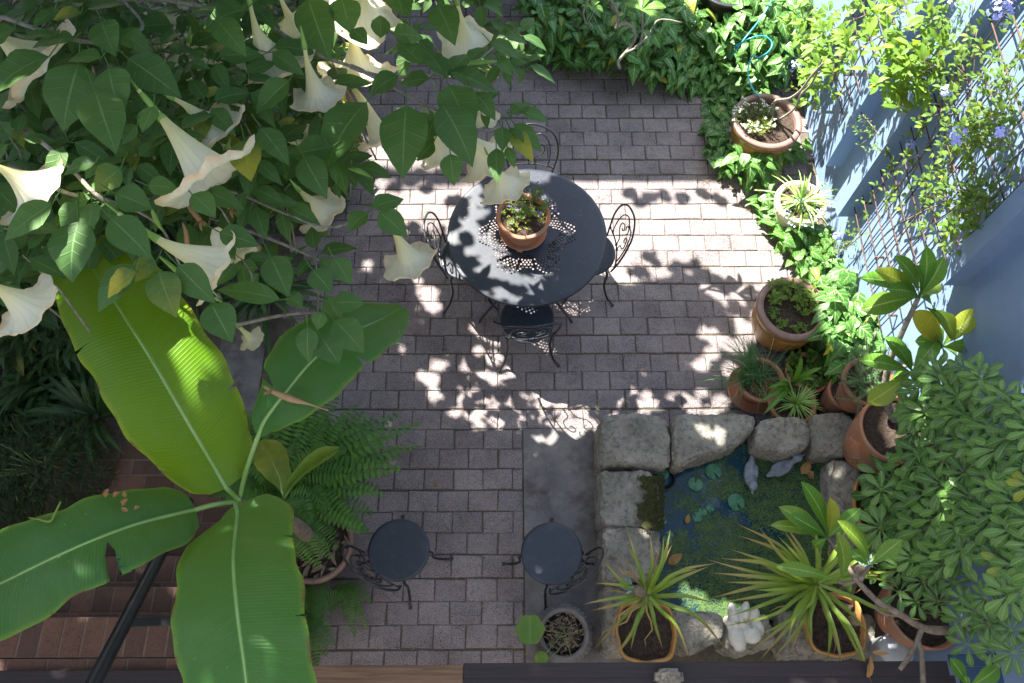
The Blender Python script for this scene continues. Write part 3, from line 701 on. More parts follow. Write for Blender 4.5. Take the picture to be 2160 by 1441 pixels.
def glazedbowl(px, py, z, r, h, label):
    c = rimpos(px, py, z, h); t = thing('glazed_bowl', c, label, 'pot'); b = MB(); f = lambda a, k: (1 + .022 * math.cos(8 * a + .4)) * (1 - .05 * math.cos(4 * a))
    b.lathe(c, [(r * .6, 0), (r * .75, h * .2), (r * .92, h * .7), (r * .98, h * .9), (r * 1.03, h * .95), (r * 1.05, h), (r * 1.02, h + .012), (r * .97, h + .014), (r * .93, h), (r * .9, h - .05), (r * .88, h - .08)], 96, None, fn=f); b.build('pot_body', MT['honey'], t)
    q = MB(); ci = q.vert(c + Vector((0, 0, h - .035))); prev = None
    for k in range(1, 8):
        ring = [q.vert(c + Vector((r * .93 * k / 7 * math.cos(a) * f(a, 0), r * .93 * k / 7 * math.sin(a) * f(a, 0), h - .04 + U(-.006, .008)))) for j in range(48) for a in (2 * math.pi * j / 48,)]
        for j in range(48):
            if prev: q.face((prev[j], ring[j], ring[(j + 1) % 48], prev[(j + 1) % 48]))
            else: q.face((ci, ring[j], ring[(j + 1) % 48]))
        prev = ring
    q.build('soil', MT['soil'], t); return t
gK = glazedbowl(1363, 1332, .55, .187, .26, 'wavy-rimmed honey glazed bowl planted with the smaller pineapple')
gL = glazedbowl(1762, 1318, .5, .19, .26, 'wavy-rimmed honey glazed bowl under the larger pineapple plant')
gM = glazedbowl(1880, 1075, .45, .25, .3, 'wavy-rimmed honey glazed bowl half hidden under the umbrella bush')
# ribbed stone planter
c = rimpos(1190, 1336, .27, .27); t = thing('ribbed_planter', c, 'round grey ribbed stone planter like a tyre in front of the pond stones', 'planter'); ro = 64 * m_px(1190, 1336, .2)
b = MB(); b.lathe(c, [(ro * .75, 0), (ro * .95, .03), (ro * 1.0, .1), (ro * .99, .17), (ro * .93, .22), (ro * .86, .235), (ro * .82, .262), (ro * .78, .27), (ro * .7, .262), (ro * .67, .24), (ro * .66, .18)], 144, fn=lambda a, k: 1 + (.022 * (1 if math.sin(a * 36) > 0 else -1) if 1 <= k <= 5 else 0)); b.build('pot_body', MT['slab'], t)
q = MB(); q.lathe(c, [(ro * .67, .215), (ro * .4, .222), (ro * .1, .225)], 32); q.build('soil', MT['soil'], t)
for k in range(160):
    if k == 0: m = MB()
    a = rnd() * 6.28; r = ro * .62 * math.sqrt(rnd()); p = c + Vector((r * math.cos(a), r * math.sin(a), .225 + U(0, .012))); a = rnd() * 6.28
    m.leaf(p, p + Vector((.035 * math.cos(a), .035 * math.sin(a), U(-.004, .01))), .009, 'lance', nseg=2, ncr=1, t=(rnd(), 0, U(.3, 1)))
m.build('bark_mulch', MT['bark'], t)
# banana pot
bp_ = pot(rimpos(662, 1145, .42, .42), .24, .42, MT['glazerim'], 'dark brown pot at the foot of the banana plant and fern', rb=.17, soil=.04)
# barrel, hose, statue, ducks
bt = thing('black_barrel', P(1540, -20, 0), 'black round tub among the leaves at the top of the picture', 'tub')
b = MB(); cb = P(1540, -35, .5); b.lathe((cb.x, cb.y, 0), [(.24, .0), (.27, .1), (.28, .3), (.275, .46), (.29, .47), (.29, .5), (.26, .505), (.255, .4), (.05, .395)], 48); b.build('tub_body', MT['rubber'], bt)
b = MB()
hp = [(1640, -30, .7), (1622, 12, .65), (1600, 45, .6), (1572, 80, .55), (1548, 112, .45), (1540, 125, .3), (1548, 100, .5), (1580, 82, .6), (1610, 76, .62), (1628, 90, .6), (1622, 108, .58), (1600, 122, .56), (1588, 118, .5), (1580, 135, .45), (1578, 160, .42), (1588, 188, .45), (1602, 205, .43)]
b.tube(spline([P(*q) for q in hp[:6]], 30), .0065, 8); b.tube(spline([P(*q) for q in hp[6:]], 60), .0065, 8); b.tube(spline([P(1610, -40, .6), P(1617, 5, .62), P(1612, 22, .55)], 12), .0065, 8); b.tube(spline([P(1545, 62, .3), P(1560, 76, .32), P(1570, 90, .3)], 8), .0065, 8)
tag(b.build('garden_hose', MT['hose']), 'bright blue garden hose looping through the leaves behind the brown pot', 'hose')
def blob(name, els, m, parent=None, vox=.006, smooth=6):
    bm = bmesh.new()
    for c, r, *e in els:
        M = Matrix.Translation(c) @ (Euler(e[0]).to_matrix().to_4x4() if e else Matrix.Identity(4)) @ Matrix.Diagonal((*r, 1))
        bmesh.ops.create_icosphere(bm, subdivisions=3, radius=1, matrix=M)
    me = bpy.data.meshes.new(name); bm.to_mesh(me); bm.free(); me.materials.append(m)
    o = bpy.data.objects.new(name, me); COL.objects.link(o)
    if parent: o.parent = parent; o.matrix_parent_inverse = parent.matrix_basis.inverted()
    r = o.modifiers.new('r', 'REMESH'); r.mode = 'VOXEL'; r.voxel_size = vox; r.use_smooth_shade = True
    s = o.modifiers.new('s', 'SMOOTH'); s.iterations = smooth; s.factor = .6
    return o
def duck(px, py, ang, label, tuck=0):
    c = P(px, py, zw + .03); t = thing('duck_ornament', c, label, 'ornament'); M = Matrix.Rotation(R(ang), 3, 'Z')
    V = lambda x, y, z: c + M @ Vector((x, y, z))
    e = R(ang)
    els = [(V(0, 0, .0), (.085, .05, .045), (0, 0, e)), (V(-.06, 0, .018), (.055, .032, .025), (0, -.2, e)), (V(-.10, 0, .03), (.04, .02, .012), (0, -.3, e)), (V(.05, 0, .015), (.045, .042, .04), (0, 0, e)),
           (V(.085, 0, .05), (.024, .022, .035), (0, 0, e)), (V(.108, 0, .088), (.037, .032, .031), (0, 0, e)), (V(-.01, .035, .015), (.062, .016, .028), (0, 0, e)), (V(-.01, -.035, .015), (.062, .016, .028), (0, 0, e)), (V(.152, 0, .080), (.022, .011, .007), (0, 0, e))]
    blob('duck_body', els, MT['duck'], t, .005)
    return t
duck(1583, 1000, -100, 'blue-grey duck ornament with a sunlit head facing the deck')
duck(1648, 988, 28, 'darker blue-grey duck ornament swimming towards the right-hand stone')
s_c = P(1563, 1320, .36); t = thing('curled_statue', s_c, 'white weathered stone statue of a curled-up figure on the pond edge', 'statue')
V = lambda x, y, z: s_c + Vector((x, y, z))
blob('statue_body', [(V(-.045, -.075, .05), (.055, .075, .05), (0, 0, .15)), (V(.045, -.055, .055), (.062, .058, .055), (0, 0, 0)), (V(.09, -.01, .04), (.04, .06, .045), (0, 0, .4)), (V(-.055, .05, .06), (.034, .085, .05), (0, 0, .1)), (V(.01, .06, .07), (.032, .085, .05), (.2, 0, -.25)), (V(.0, .0, .03), (.1, .1, .05), (0, 0, 0)), (V(.075, .06, .05), (.035, .05, .04), (0, 0, -.5)), (V(-.03, -.13, .03), (.04, .03, .03), (0, 0, 0))], MT['whitest'], t, .006, 4)
t = thing('white_bucket', P(1890, 1370, .2), 'white plastic container tucked under the terracotta pot at the lower right', 'container')
c = rimpos(1893, 1372, .45, .25); b = MB(); b.lathe(c, [(.07, 0), (.09, .02), (.1, .2), (.105, .22), (.1, .25), (.02, .252)], 32); b.build('container_body', MT['fabricwhite'], t)
# ================================================================== BANANA
def blade(mb, spine, halfw, N=70, ncr=6, roll=0.0, sag=.10, cup=.12, tears=(), seed=1, t=(.5, 0, 0)):
    pts = spline(spine, N); hw = spline([(h, 0, 0) for h in halfw], N); rg = random.Random(seed); ph = rg.random() * 6
    prevL = None
    for k in range(N + 1):
        u = k / N; d = (pts[min(k + 1, N)] - pts[max(k - 1, 0)]).normalized()
        side = d.cross(Vector((0, 0, 1))).normalized(); side = Matrix.Rotation(roll, 3, d) @ side; nr = side.cross(d).normalized()
        w_ = max(.002, hw[k].x); row = []
        for j in range(-ncr, ncr + 1):
            a = j / ncr; s = 1 if a > 0 else -1
            wob = .035 * math.sin(u * 14 + ph + s) + .018 * math.sin(u * 33 + ph * 2 + s * 2)
            e = 1 + (.03 * math.sin(u * 21 + ph + s * 3) + .02 * math.sin(u * 47 + s)) * abs(a) ** 3
            q = pts[k] + side * (a * w_ * e) + nr * (cup * w_ * math.sin(abs(a) * 1.9) - sag * w_ * a * a * 1.6 + wob * w_ * abs(a) ** 1.5 * 1.3) + d * (abs(a) * w_ * .14)
            row.append(mb.vert(q, (.5 + a / 2, u), t))
        if prevL:
            for i in range(2 * ncr):
                a = (i + .5) / ncr - 1
                mb.face((prevL[i], prevL[i + 1], row[i + 1], row[i]))
        prevL = row
        for (tu, ts, dep, wd) in tears:        # a split: the rows part towards the margin
            if k == int(tu * N):
                nb = []
                for j, vi in enumerate(row):
                    a = (j - ncr) / ncr; g_ = max(0, ts * a - (1 - dep)) / dep * wd
                    p0 = Vector(mb.v[vi]); mb.v[vi] = tuple(p0 - d * g_ * .5)
                    nb.append(mb.vert(p0 + d * g_ * .5 - Vector((0, 0, g_ * .2)), mb.uv[vi], t))
                prevL = nb
    return pts
MT['rib'] = mat('banana_midrib', (.17, .30, .07), (.22, .36, .11), rough=.4, bump=.1)
crown = P(500, 1058, 1.9)
bt_ = thing('banana_plant', (bp_.location.x, bp_.location.y, .36), 'young banana plant with huge broad green leaves in the lower left', 'banana plant')
m = MB(); bz = Vector((bp_.location.x, bp_.location.y, .36)); m.tube(spline([bz, bz.lerp(crown, .5) + Vector((.05, .02, 0)), crown], 16), [.055, .045, .034, .02], 12); m.build('pseudostem', MT['bark'], bt_)
def px3(l): return [P(*q) for q in l]
def banana(spx, hw, lab=None, tears=(), roll=0, petiole=None, seed=1, rib=.009, N=70, t=(.5, 0, 0), sag=.1, cup=.12, mt='banana'):
    sp = px3(spx); hs = [h * m_px(*q) for h, q in zip(hw, spx)]
    m = MB(); pts = blade(m, sp, hs, N, 6, roll, tears=tears, seed=seed, t=t, sag=sag, cup=cup); o = m.build('leaf', MT[mt], bt_)
    if lab: o['label'] = lab
    r = MB(); pp = (px3(petiole) if petiole else []); pl = spline(pp + [pts[0]], 10)[:-1] if pp else []
    base = [p - Vector((0, 0, .004)) for p in pts]
    r.tube(pl + base[::2], [rib * 1.3] * 3 + [rib, rib * .8, rib * .5, rib * .2], 8); r.build('midrib', MT['rib'], o)
    return o
banana([(497, 1066, 1.93), (500, 1090, 2.0), (492, 1180, 2.18), (500, 1290, 2.28), (517, 1420, 2.3), (530, 1560, 2.2), (535, 1700, 2.0)], [25, 108, 126, 138, 139, 118, 4], 'broad banana leaf hanging down towards the deck boards', petiole=[(502, 1052, 1.88)], tears=((.28, -1, .14, .02), (.55, -1, .10, .012)), seed=3, t=(.75, 0, 0), cup=.06)
banana([(478, 1030, 2.0), (455, 990, 2.05), (390, 880, 2.25), (320, 760, 2.38), (250, 650, 2.42), (190, 560, 2.38), (130, 470, 2.25)], [36, 92, 118, 124, 112, 90, 6], 'brightest banana leaf, streaked with sunlight under the trumpet flowers', petiole=[(506, 1056, 1.9)], tears=((.33, 1, .12, .02), (.62, -1, .2, .02), (.78, 1, .3, .03)), seed=5, t=(.65, .0, 0), sag=.16, mt='banbacklit')
banana([(412, 1075, 2.0), (380, 1082, 2.05), (280, 1108, 2.2), (160, 1155, 2.28), (40, 1212, 2.25), (-90, 1280, 2.1), (-220, 1370, 1.9)], [40, 68, 88, 100, 112, 90, 4], 'banana leaf with a deep tear reaching the left edge of the picture', petiole=[(500, 1058, 1.9), (455, 1064, 1.97)], tears=((.42, -1, .82, .13),), seed=9, t=(.3, .0, 0))
banana([(545, 918, 2.15), (560, 885, 2.2), (605, 825, 2.28), (665, 755, 2.32), (735, 705, 2.3), (800, 675, 2.22), (848, 648, 2.1)], [10, 42, 80, 92, 78, 62, 18], 'banana leaf with split margin pointing at the round table', petiole=[(505, 1050, 1.9), (522, 985, 2.05)], tears=((.30, -1, .6, .05), (.62, 1, .3, .03)), seed=12, t=(.35, 0, 0))
banana([(594, 1035, 1.2), (590, 1010, 1.25), (575, 975, 1.3), (562, 950, 1.3), (550, 930, 1.25)], [5, 24, 34, 30, 5], 'small young banana leaf above the fern', petiole=[(600, 1050, 1.15)], seed=14, rib=.006, N=30, t=(.4, .5, 0))
banana([(598, 1050, 1.3), (620, 1020, 1.35), (650, 990, 1.42), (685, 965, 1.45), (716, 947, 1.45)], [2, 9, 14, 16, 4], 'narrow half-rolled banana leaf over the fern', seed=15, rib=.006, N=30, t=(.8, .2, 0), cup=.8, sag=-.4)
# spent flower lying on banana leaf and brown litter
m = MB(); m.tube(spline([P(692, 866, 2.36), P(650, 852, 2.35), P(625, 845, 2.35), P(600, 836, 2.35), P(572, 825, 2.35)], 14), [.003, .004, .010, .017, .015, .010], 10)
for k in range(9): q = P(574, 826, 2.35); m.leaf(q, P(560 + U(-8, 6), 824 + U(-12, 12), 2.35 + U(-.02, .03)), .012, 'lance', nseg=3, ncr=1, t=(1, 0, .5))
tag(m.build('fallen_flower', MT['dry']), 'withered pale trumpet flower lying across the banana leaf by the fern', 'fallen flower')
for (px, py, a, s, lb) in ((222, 1050, 1.3, 12, 'small curled brown scrap furthest left on the torn banana leaf'), (238, 1048, .5, 11, 'brown scrap beside another on the torn banana leaf'), (266, 1050, 2.0, 9, 'lone brown scrap at the top of the litter on the torn banana leaf'), (257, 1068, .9, 12, 'brown scrap at the end of the dry stalk on the banana leaf'), (270, 1080, 2.6, 10, 'light brown scrap lowest on the torn banana leaf'), (282, 1074, .3, 9, 'orange-brown scrap nearest the banana crown')):
    m = MB(); q = P(px, py, 2.24); sm = s * m_px(px, py, 2.24); m.leaf(q, q + Vector((sm * 1.6 * math.cos(a), sm * 1.6 * math.sin(a), .01)), sm, 'ell', wave=.5, fold=.5, nseg=5, t=(.2, 0, .8)); tag(m.build('dry_scrap', MT['dry']), lb, 'dry leaf scrap', 'brown scraps on the torn banana leaf')
m = MB(); m.tube(spline([P(128, 1058, 2.29), P(115, 1085, 2.29), P(105, 1100, 2.29), P(80, 1095, 2.29), P(60, 1092, 2.29)], 16), [.004, .006, .007, .004, .002], 6); tag(m.build('dry_stalk', MT['pine']), 'curved yellow-brown stalk lying on the torn banana leaf', 'stalk')
# ================================================================== FERNS
def frond(m, base, tip, width, arch=.25, n=20, t0=.4, yel=0):
    base = Vector(base); tip = Vector(tip); L = (tip - base).length; up = Vector((0, 0, 1))
    pts = [base.lerp(tip, u) + up * (arch * L * 4 * u * (1 - u) * (1 - .3 * u)) for u in np.linspace(0, 1, n + 1)]
    m.tube(pts, .0022, 4, t=(t0, 0, 0))
    for k in range(2, n):
        u = k / n; d = (pts[k + 1] - pts[k - 1]).normalized(); s = d.cross(up); s = s.normalized() if s.length > .01 else Vector((1, 0, 0)); nr = s.cross(d)
        wl = width / 2 * (min(1, u * 5) * (1 - u ** 2.2) ** .8 + .08)
        for sg in (-1, 1):
            dr = (s * sg + d * .22 + nr * U(-.15, .12)).normalized()
            m.leaf(pts[k], pts[k] + dr * wl * U(.9, 1.05), L / n * .82, 'lance', up=nr, arch=.05, fold=.1, nseg=3, ncr=1, t=(min(1, max(0, t0 + U(-.25, .25))), yel * rnd(), 0), droop=.12)
def fern(name, c, fr, label, width=.18, crownz=.3):
    t = thing(name, c, label, 'fern')
    m = MB()
    for (tx, ty, tz, bx, by, bz) in fr:
        frond(m, P(bx, by, bz), P(tx, ty, tz), width * U(.85, 1.15), arch=U(.12, .22), t0=U(.2, .8))
    o = m.build('fronds', MT['fern'], t); return t
fr = []
for (tx, ty) in ((888, 893), (850, 870), (885, 940), (830, 915), (800, 985), (855, 965), (795, 1030), (790, 1085), (760, 850), (720, 830), (735, 1010), (745, 1100), (690, 845), (700, 1130), (640, 830), (600, 870), (560, 880), (520, 880), (505, 930), (560, 1120), (800, 900), (770, 940), (820, 1005), (700, 920), (740, 890), (650, 900), (660, 960), (720, 960), (640, 1100), (620, 1140), (680, 1050), (840, 940), (780, 870), (540, 960)):
    fr.append((tx + U(-6, 6), ty + U(-6, 6), U(.35, .75), 615 + U(-15, 20), 1030 + U(-20, 20), .62))
for k in range(125):
    a = U(0, 6.28); r = U(70, 215); fr.append((640 + r * math.cos(a), 990 + r * .85 * math.sin(a), U(.4, .85), 615 + U(-25, 25), 1025 + U(-20, 20), .6))
for (tx, ty) in ((660, 1130), (630, 1150), (700, 1120), (600, 1160), (735, 1060), (600, 1110)):
    fr.append((tx, ty, .6, 600, 1050, .8))
for (tx, ty) in ((690, 1150), (660, 1170), (720, 1090), (620, 1180), (640, 1130), (700, 1180), (600, 1200), (675, 1200), (715, 1160), (650, 1190), (690, 1110), (630, 1150), (710, 1125), (665, 1150)): fr.append((tx, ty, .62, 620, 1080, .75))
fern('fern', P(640, 1020, 0), fr, 'large dense fern spilling onto the pavers behind the banana leaves')
fr = [(tx, ty, U(.1, .3), 640 + U(-10, 10), 1290 + U(-15, 15), .3) for tx, ty in ((700, 1210), (690, 1245), (720, 1280), (700, 1330), (690, 1385), (660, 1200), (650, 1390), (710, 1360), (610, 1220), (600, 1380), (735, 1250), (640, 1220), (620, 1330), (675, 1420))]
fern('fern', P(640, 1290, 0), fr, 'smaller fern squeezed between the hanging banana leaf and the pavers', .15)
fr = [(tx, ty, U(.03, .1), 735 + U(-5, 5), 1225 + U(-5, 5), .14) for tx, ty in ((700, 1290), (765, 1300), (730, 1310), (690, 1260), (775, 1330), (785, 1275), (750, 1345))]
fern('fern', P(735, 1225, 0), fr, 'dark little fern under the lone bistro chair', .09)
# dead sheath litter in banana pot
m = MB()
for k in range(60):
    a = U(0, 6.28); r = .2 * math.sqrt(rnd()); p = bz + Vector((r * math.cos(a), r * math.sin(a), U(.02, .09))); a = U(0, 6.28); l = U(.05, .13)
    m.leaf(p, p + Vector((l * math.cos(a), l * math.sin(a), U(-.01, .06))), U(.01, .035), 'lance', wave=.3, nseg=4, t=(rnd(), 0, U(.3, .9)))
m.build('dead_leaf_sheaths', MT['bark'], bt_)
# ================================================================== BRUGMANSIA
def zb(px, py): return 3.15 - .6 * min(1, max(0, (px - 300) / 800)) - .25 * min(1, max(0, (py - 250) / 500))
brt = thing('angels_trumpet_tree', P(60, 330, 0), 'sprawling angel’s trumpet shrub with hanging cream flowers across the upper left', 'flowering tree')
brt['label'] = 'sprawling shrub with big hanging cream trumpet flowers filling the upper left'
LV = [(167,133,133,277,107),(230,143,260,247,80),(270,123,383,207,75),(247,67,320,118,50),(215,45,245,120,62),(213,123,143,130,48),(157,83,67,103,46),(115,75,47,85,30),(103,120,-20,210,85),(170,30,110,45,38),(115,25,68,60,35),(200,190,245,325,85),(325,225,300,280,48),(290,265,258,305,35),(255,355,200,405,60),(200,345,135,370,45),(205,350,180,378,35),(312,392,378,400,48),(243,408,322,442,60),(110,430,10,508,70),(165,430,130,485,50),(195,430,190,497,45),(225,430,238,475,35),(166,467,153,597,98),(233,460,320,547,70),(330,550,268,598,48),(335,572,373,670,68),(285,560,207,660,75),(288,572,228,630,50),(375,560,455,640,60),(445,640,490,723,68),(590,632,458,612,45),(463,490,548,520,48),(570,540,610,625,60),(516,295,530,383,66),(550,270,610,350,50),(405,410,455,460,50),(650,-3,697,130,77),(720,-5,740,72,62),(830,72,893,80,52),(803,80,803,32,38),(743,62,775,95,35),(923,10,960,97,60),(840,-10,850,35,55),(840,160,778,202,50),(903,167,842,180,45),(887,135,837,90,45),(937,160,890,105,45),(945,157,993,115,40),(950,150,1050,197,50),(947,180,995,290,78),(933,220,997,353,83),(857,223,850,378,96),(773,217,687,365,100),(1060,268,1060,320,34),(1047,313,1050,388,36),(1070,310,1085,355,22),(1075,270,1125,343,38),(1085,262,1143,322,38),(1080,240,1120,215,35),(1100,235,1158,258,30),(950,325,958,392,45),(915,300,880,340,35),(915,255,900,300,38),(1000,195,1045,255,42),(1035,90,1095,125,38),(1065,75,1113,93,28),(993,128,1020,100,33),(1050,125,1078,160,32),(787,437,852,420,45),(800,447,860,500,50),(775,450,735,490,45),(580,560,605,625,60),(608,618,638,652,32),(680,658,670,697,33),(705,675,768,745,65),(680,715,715,768,60),(650,690,652,765,45),(690,625,720,680,38),(660,570,700,618,50),(705,545,740,600,45),(705,640,770,640,45),(30,60,-30,110,60),(520,20,430,60,60),(610,170,540,240,55),(455,40,520,120,55),(700,310,610,330,60),(640,330,690,420,60)]
m = MB()
for i, (bx, by, tx, ty, w_) in enumerate(LV):
    z0 = zb(bx, by) + U(-.05, .08); A = P(bx, by, z0); L = math.hypot(tx - bx, ty - by) * m_px(bx, by, z0)
    B = P(tx, ty, z0 - L * U(.15, .5))
    y = 1.0 if i in (28,) else (U(.2, .8) if rnd() < .09 else 0)
    wf = 1.12 * w_ * m_px(bx, by, z0)
    m.leaf(A, B, wf, 'ovate', arch=U(.04, .10), fold=U(.05, .25), wave=.06, nseg=10, ncr=4, t=(U(.2, .9), y, 0), twist=U(-.25, .25), droop=.0)
    q = A + (A - B).normalized() * L * .28 + Vector((0, 0, .03)); m.tube([A + (B - A) * .06, A, q], .0028, 5, cap=False, t=(.9, 0, 0))
region = [(-40, -40), (1090, -40), (1115, 130), (1120, 220), (1060, 330), (960, 330), (870, 330), (800, 440), (760, 560), (680, 650), (560, 660), (440, 640), (330, 520), (120, 480), (-40, 620)]
def blocked(px, py): # keep the open views onto the paving
    for (x, y, rx, ry) in ((905, 210, 75, 45), (965, 60, 60, 50), (590, 220, 40, 50), (700, 470, 60, 60), (840, 330, 70, 60), (450, 620, 60, 60), (1080, 190, 30, 40), (640, 600, 50, 40), (750, 520, 60, 60), (860, 150, 30, 20)):
        if ((px - x) / rx) ** 2 + ((py - y) / ry) ** 2 < 1: return True
    return False
tips = []
k = 0
while k < 210:
    px, py = U(-40, 1110), U(-40, 660)
    if not inpoly(px, py, region) or blocked(px, py): continue
    dens = .95 if px < 650 else .5
    if px > 760 and py > 150: dens = .15
    if rnd() > dens: continue
    k += 1
    zt2 = zb(px, py) - U(.12, .8); c = P(px, py, zt2); tips.append(c); nl = random.randint(4, 7); a0 = rnd() * 6
    for j in range(nl):
        a = a0 + j * 2.4; L = U(.09, .19) * (1 if px < 700 else .85)
        A = c + Vector((.035 * math.cos(a), .035 * math.sin(a), 0)); B = A + Vector((L * math.cos(a), L * math.sin(a), -L * U(.05, .7)))
        m.leaf(A, B, L * U(.5, .62), 'ovate', arch=.07, fold=.15, wave=.05, nseg=6, ncr=2, t=(rnd() * .8, U(0, .8) if rnd() < .05 else 0, 0), twist=U(-.4, .4))
        m.tube([A, c - Vector((0, 0, .02))], .002, 4, cap=False, t=(.9, 0, 0))
m.build('foliage', MT['brug'], brt)
# branches
root = P(60, 330, 0)
BR = [[(60, 330, .0), (40, 260, 1.0), (30, 215, 1.8), (60, 120, 2.5), (110, 20, 2.9), (150, -60, 3.0)],
      [(30, 215, 1.8), (-20, 250, 2.5), (60, 280, 2.95), (140, 345, 2.9), (225, 425, 2.85), (330, 415, 2.7), (470, 400, 2.6), (600, 450, 2.45), (700, 480, 2.4), (800, 440, 2.3)],
      [(-20, 330, 2.9), (60, 370, 2.9), (150, 410, 2.85), (215, 418, 2.8), (330, 470, 2.7), (380, 560, 2.6)],
      [(60, 120, 2.5), (0, 40, 2.9), (80, 62, 2.95), (200, 90, 2.95), (300, 60, 2.9), (260, 0, 2.9), (230, -40, 2.9)],
      [(200, 20, 2.7), (300, -5, 2.85), (400, 10, 2.8), (530, 30, 2.8), (600, 75, 2.75), (680, 120, 2.7), (740, 140, 2.6), (820, 180, 2.5), (900, 225, 2.4), (1000, 280, 2.35), (1060, 265, 2.3)],
      [(120, 240, 1.4), (180, 300, 1.9), (300, 330, 2.3), (460, 380, 2.3), (560, 400, 2.2), (640, 440, 2.2)],
      [(740, 140, 2.6), (800, 160, 2.5), (900, 160, 2.5), (1000, 130, 2.4), (1070, 75, 2.3)],
      [(200, 60, 2.5), (270, 20, 2.7), (290, -30, 2.8)], [(265, 62, 2.6), (275, 20, 2.7), (300, 0, 2.7)],
      [(330, 600, 2.0), (430, 690, 2.15), (500, 685, 2.2), (580, 668, 2.2), (650, 660, 2.2), (700, 670, 2.2)],
      [(70, 280, 1.5), (75, 260, 2.0), (100, 220, 2.3), (70, 205, 2.5)], [(390, 440, 2.3), (560, 500, 2.3), (700, 560, 2.2)]]
m = MB()
for i, b_ in enumerate(BR):
    m.tube(spline([P(*q) for q in b_], 30), [.03, .016, .011, .008, .005] if i == 0 else [.013, .010, .008, .005], 8)
for c in tips[::2]:
    e = c + Vector((U(-.2, .2), U(-.2, .2), -U(.15, .5))); m.tube([c, c.lerp(e, .5) + Vector((.02, .01, .03)), e], [.003, .006], 5)
m.build('branches', MT['palebark'], brt)
m = MB(); m.tube(spline([P(0, 300, 0), P(30, 260, .9), P(20, 225, 1.5), P(-30, 200, 2.0)], 14), [.10, .085, .07, .05], 14); m.tube(spline([P(240, 330, 0), P(190, 295, .7), P(120, 240, 1.3), P(60, 200, 1.8), P(-40, 150, 2.3)], 14), [.1, .08, .07, .05], 14)
m.build('trunk', MT['trunk'], brt)
def trumpet(a, b, c_, rp, za=None, dz=.22, label=None, wilt=0, green=.3, calr=.013):
    za = zb(a[0], a[1]) if za is None else za
    A = P(a[0], a[1], za); C = P(c_[0], c_[1], za - dz); Bm = P(b[0], b[1], za - dz * .45)
    path = spline([A, Bm, C], 24); rm_ = rp * m_px(c_[0], c_[1], za - dz) * 1.0
    o = MB(); n = 40; n1 = 24; L = []; ph = rnd() * 6
    prof = []; ex = U(1.9, 2.7); rm_ *= 1.2; cr = U(.6, 1.5)
    for k in range(n1 + 1):
        u = k / n1; r = .009 + (rm_ * .50 - .009) * (max(0, (u - .12) / .88)) ** ex; prof.append((path[k], r, u * .75, 0))
    d0 = (path[-1] - path[-3]).normalized()
    for q, (ex, rr) in enumerate(((.14, .64), (.25, .82), (.30, 1.0), (.26, 1.12), (.15, 1.17))):
        prof.append((path[-1] + d0 * rm_ * ex, rm_ * rr, .78 + q * .055, q + 1))
    nrm = d0.orthogonal().normalized()
    for i, (p, r, v, fl) in enumerate(prof):
        d = d0 if i >= n1 else (path[min(i + 1, n1)] - path[max(0, i - 1)]).normalized()
        nrm = (nrm - d * nrm.dot(d)).normalized(); bb = d.cross(nrm); ring = []
        for j in range(n):
            an = 2 * math.pi * j / n; lob = math.cos(5 * an); pk = max(0, lob) ** 3
            rr = r * (1 + .022 * math.cos(10 * an) * min(1, v * 2) + .03 * cr * math.sin(3 * an + ph) * v * v)
            if fl: rr = r * (1 + (.11 * lob + .07 * pk) * fl / 5 + (.05 * math.sin(3 * an + ph) + .03 * math.sin(9 * an + ph)) * cr * fl / 4)
            back = -(pk * .10 * rm_ * (max(0, fl - 2)) / 3) - (.05 * rm_ * math.sin(2 * an + ph) + .06 * cr * rm_ * math.sin(7 * an + ph * 2) + .04 * rm_ * math.sin(12 * an)) * fl / 5
            ring.append(o.vert(p + (nrm * math.cos(an) + bb * math.sin(an)) * rr * (1 - wilt * .3 * math.sin(an * 3 + ph) * (fl > 0)) + d * back, (j / n, v), (rnd(), 0, 0)))
        L.append(ring)
    for x, y in zip(L, L[1:]):
        for i in range(n): o.face((x[i], x[(i + 1) % n], y[(i + 1) % n], y[i]))
    f = o.build('flower', MT['petal'], brt)
    if label: f['label'] = label
    g_ = MB(); ng = int(24 * green); st0 = A + (A - path[3]).normalized() * .05 + Vector((0, 0, .02))
    g_.tube([st0] + path[:ng + 1], [.003, .009] + [calr] * 3 + [calr * 1.02, .0135 + (rm_ * .5 - .013) * max(0, (green - .18) / .82) ** 1.8], 10)
    g_.build('calyx', MT['calyx'], f)
FL = [((522,-15),(540,60),(565,120),62,None,.24),((640,85),(650,140),(668,195),40,None,.25),((292,190),(355,265),(432,358),78,None,.2),((352,200),(395,225),(432,262),60,3.0,.16),((-35,335),(10,360),(62,392),64,None,.16),((-50,45),(0,80),(62,125),80,None,.18),((250,450),(350,515),(440,552),58,None,.2),((-40,590),(0,610),(48,640),56,None,.16),((962,-5),(972,40),(978,80),38,None,.26),((735,40),(745,90),(752,140),56,2.6,.2),((775,-45),(768,-10),(760,25),55,None,.2),((690,130),(755,200),(800,285),38,2.55,.28),((900,240),(915,280),(928,322),34,2.3,.2),((965,250),(990,290),(1025,325),46,2.35,.18),((1030,330),(1045,355),(1063,388),38,2.2,.18),((818,462),(838,500),(862,545),42,2.3,.22),((500,685),(515,700),(530,715),20,2.1,.1),((595,285),(618,300),(645,312),32,2.5,.18),((625,395),(645,415),(672,442),38,2.45,.18),((585,-20),(600,15),(618,50),25,2.9,.2),((1015,205),(1020,225),(1025,245),20,2.3,.15),((455,590),(500,540),(515,535),22,2.0,.1),((400,80),(395,105),(400,125),40,2.6,.15),((480,310),(470,325),(455,335),40,2.5,.1)]
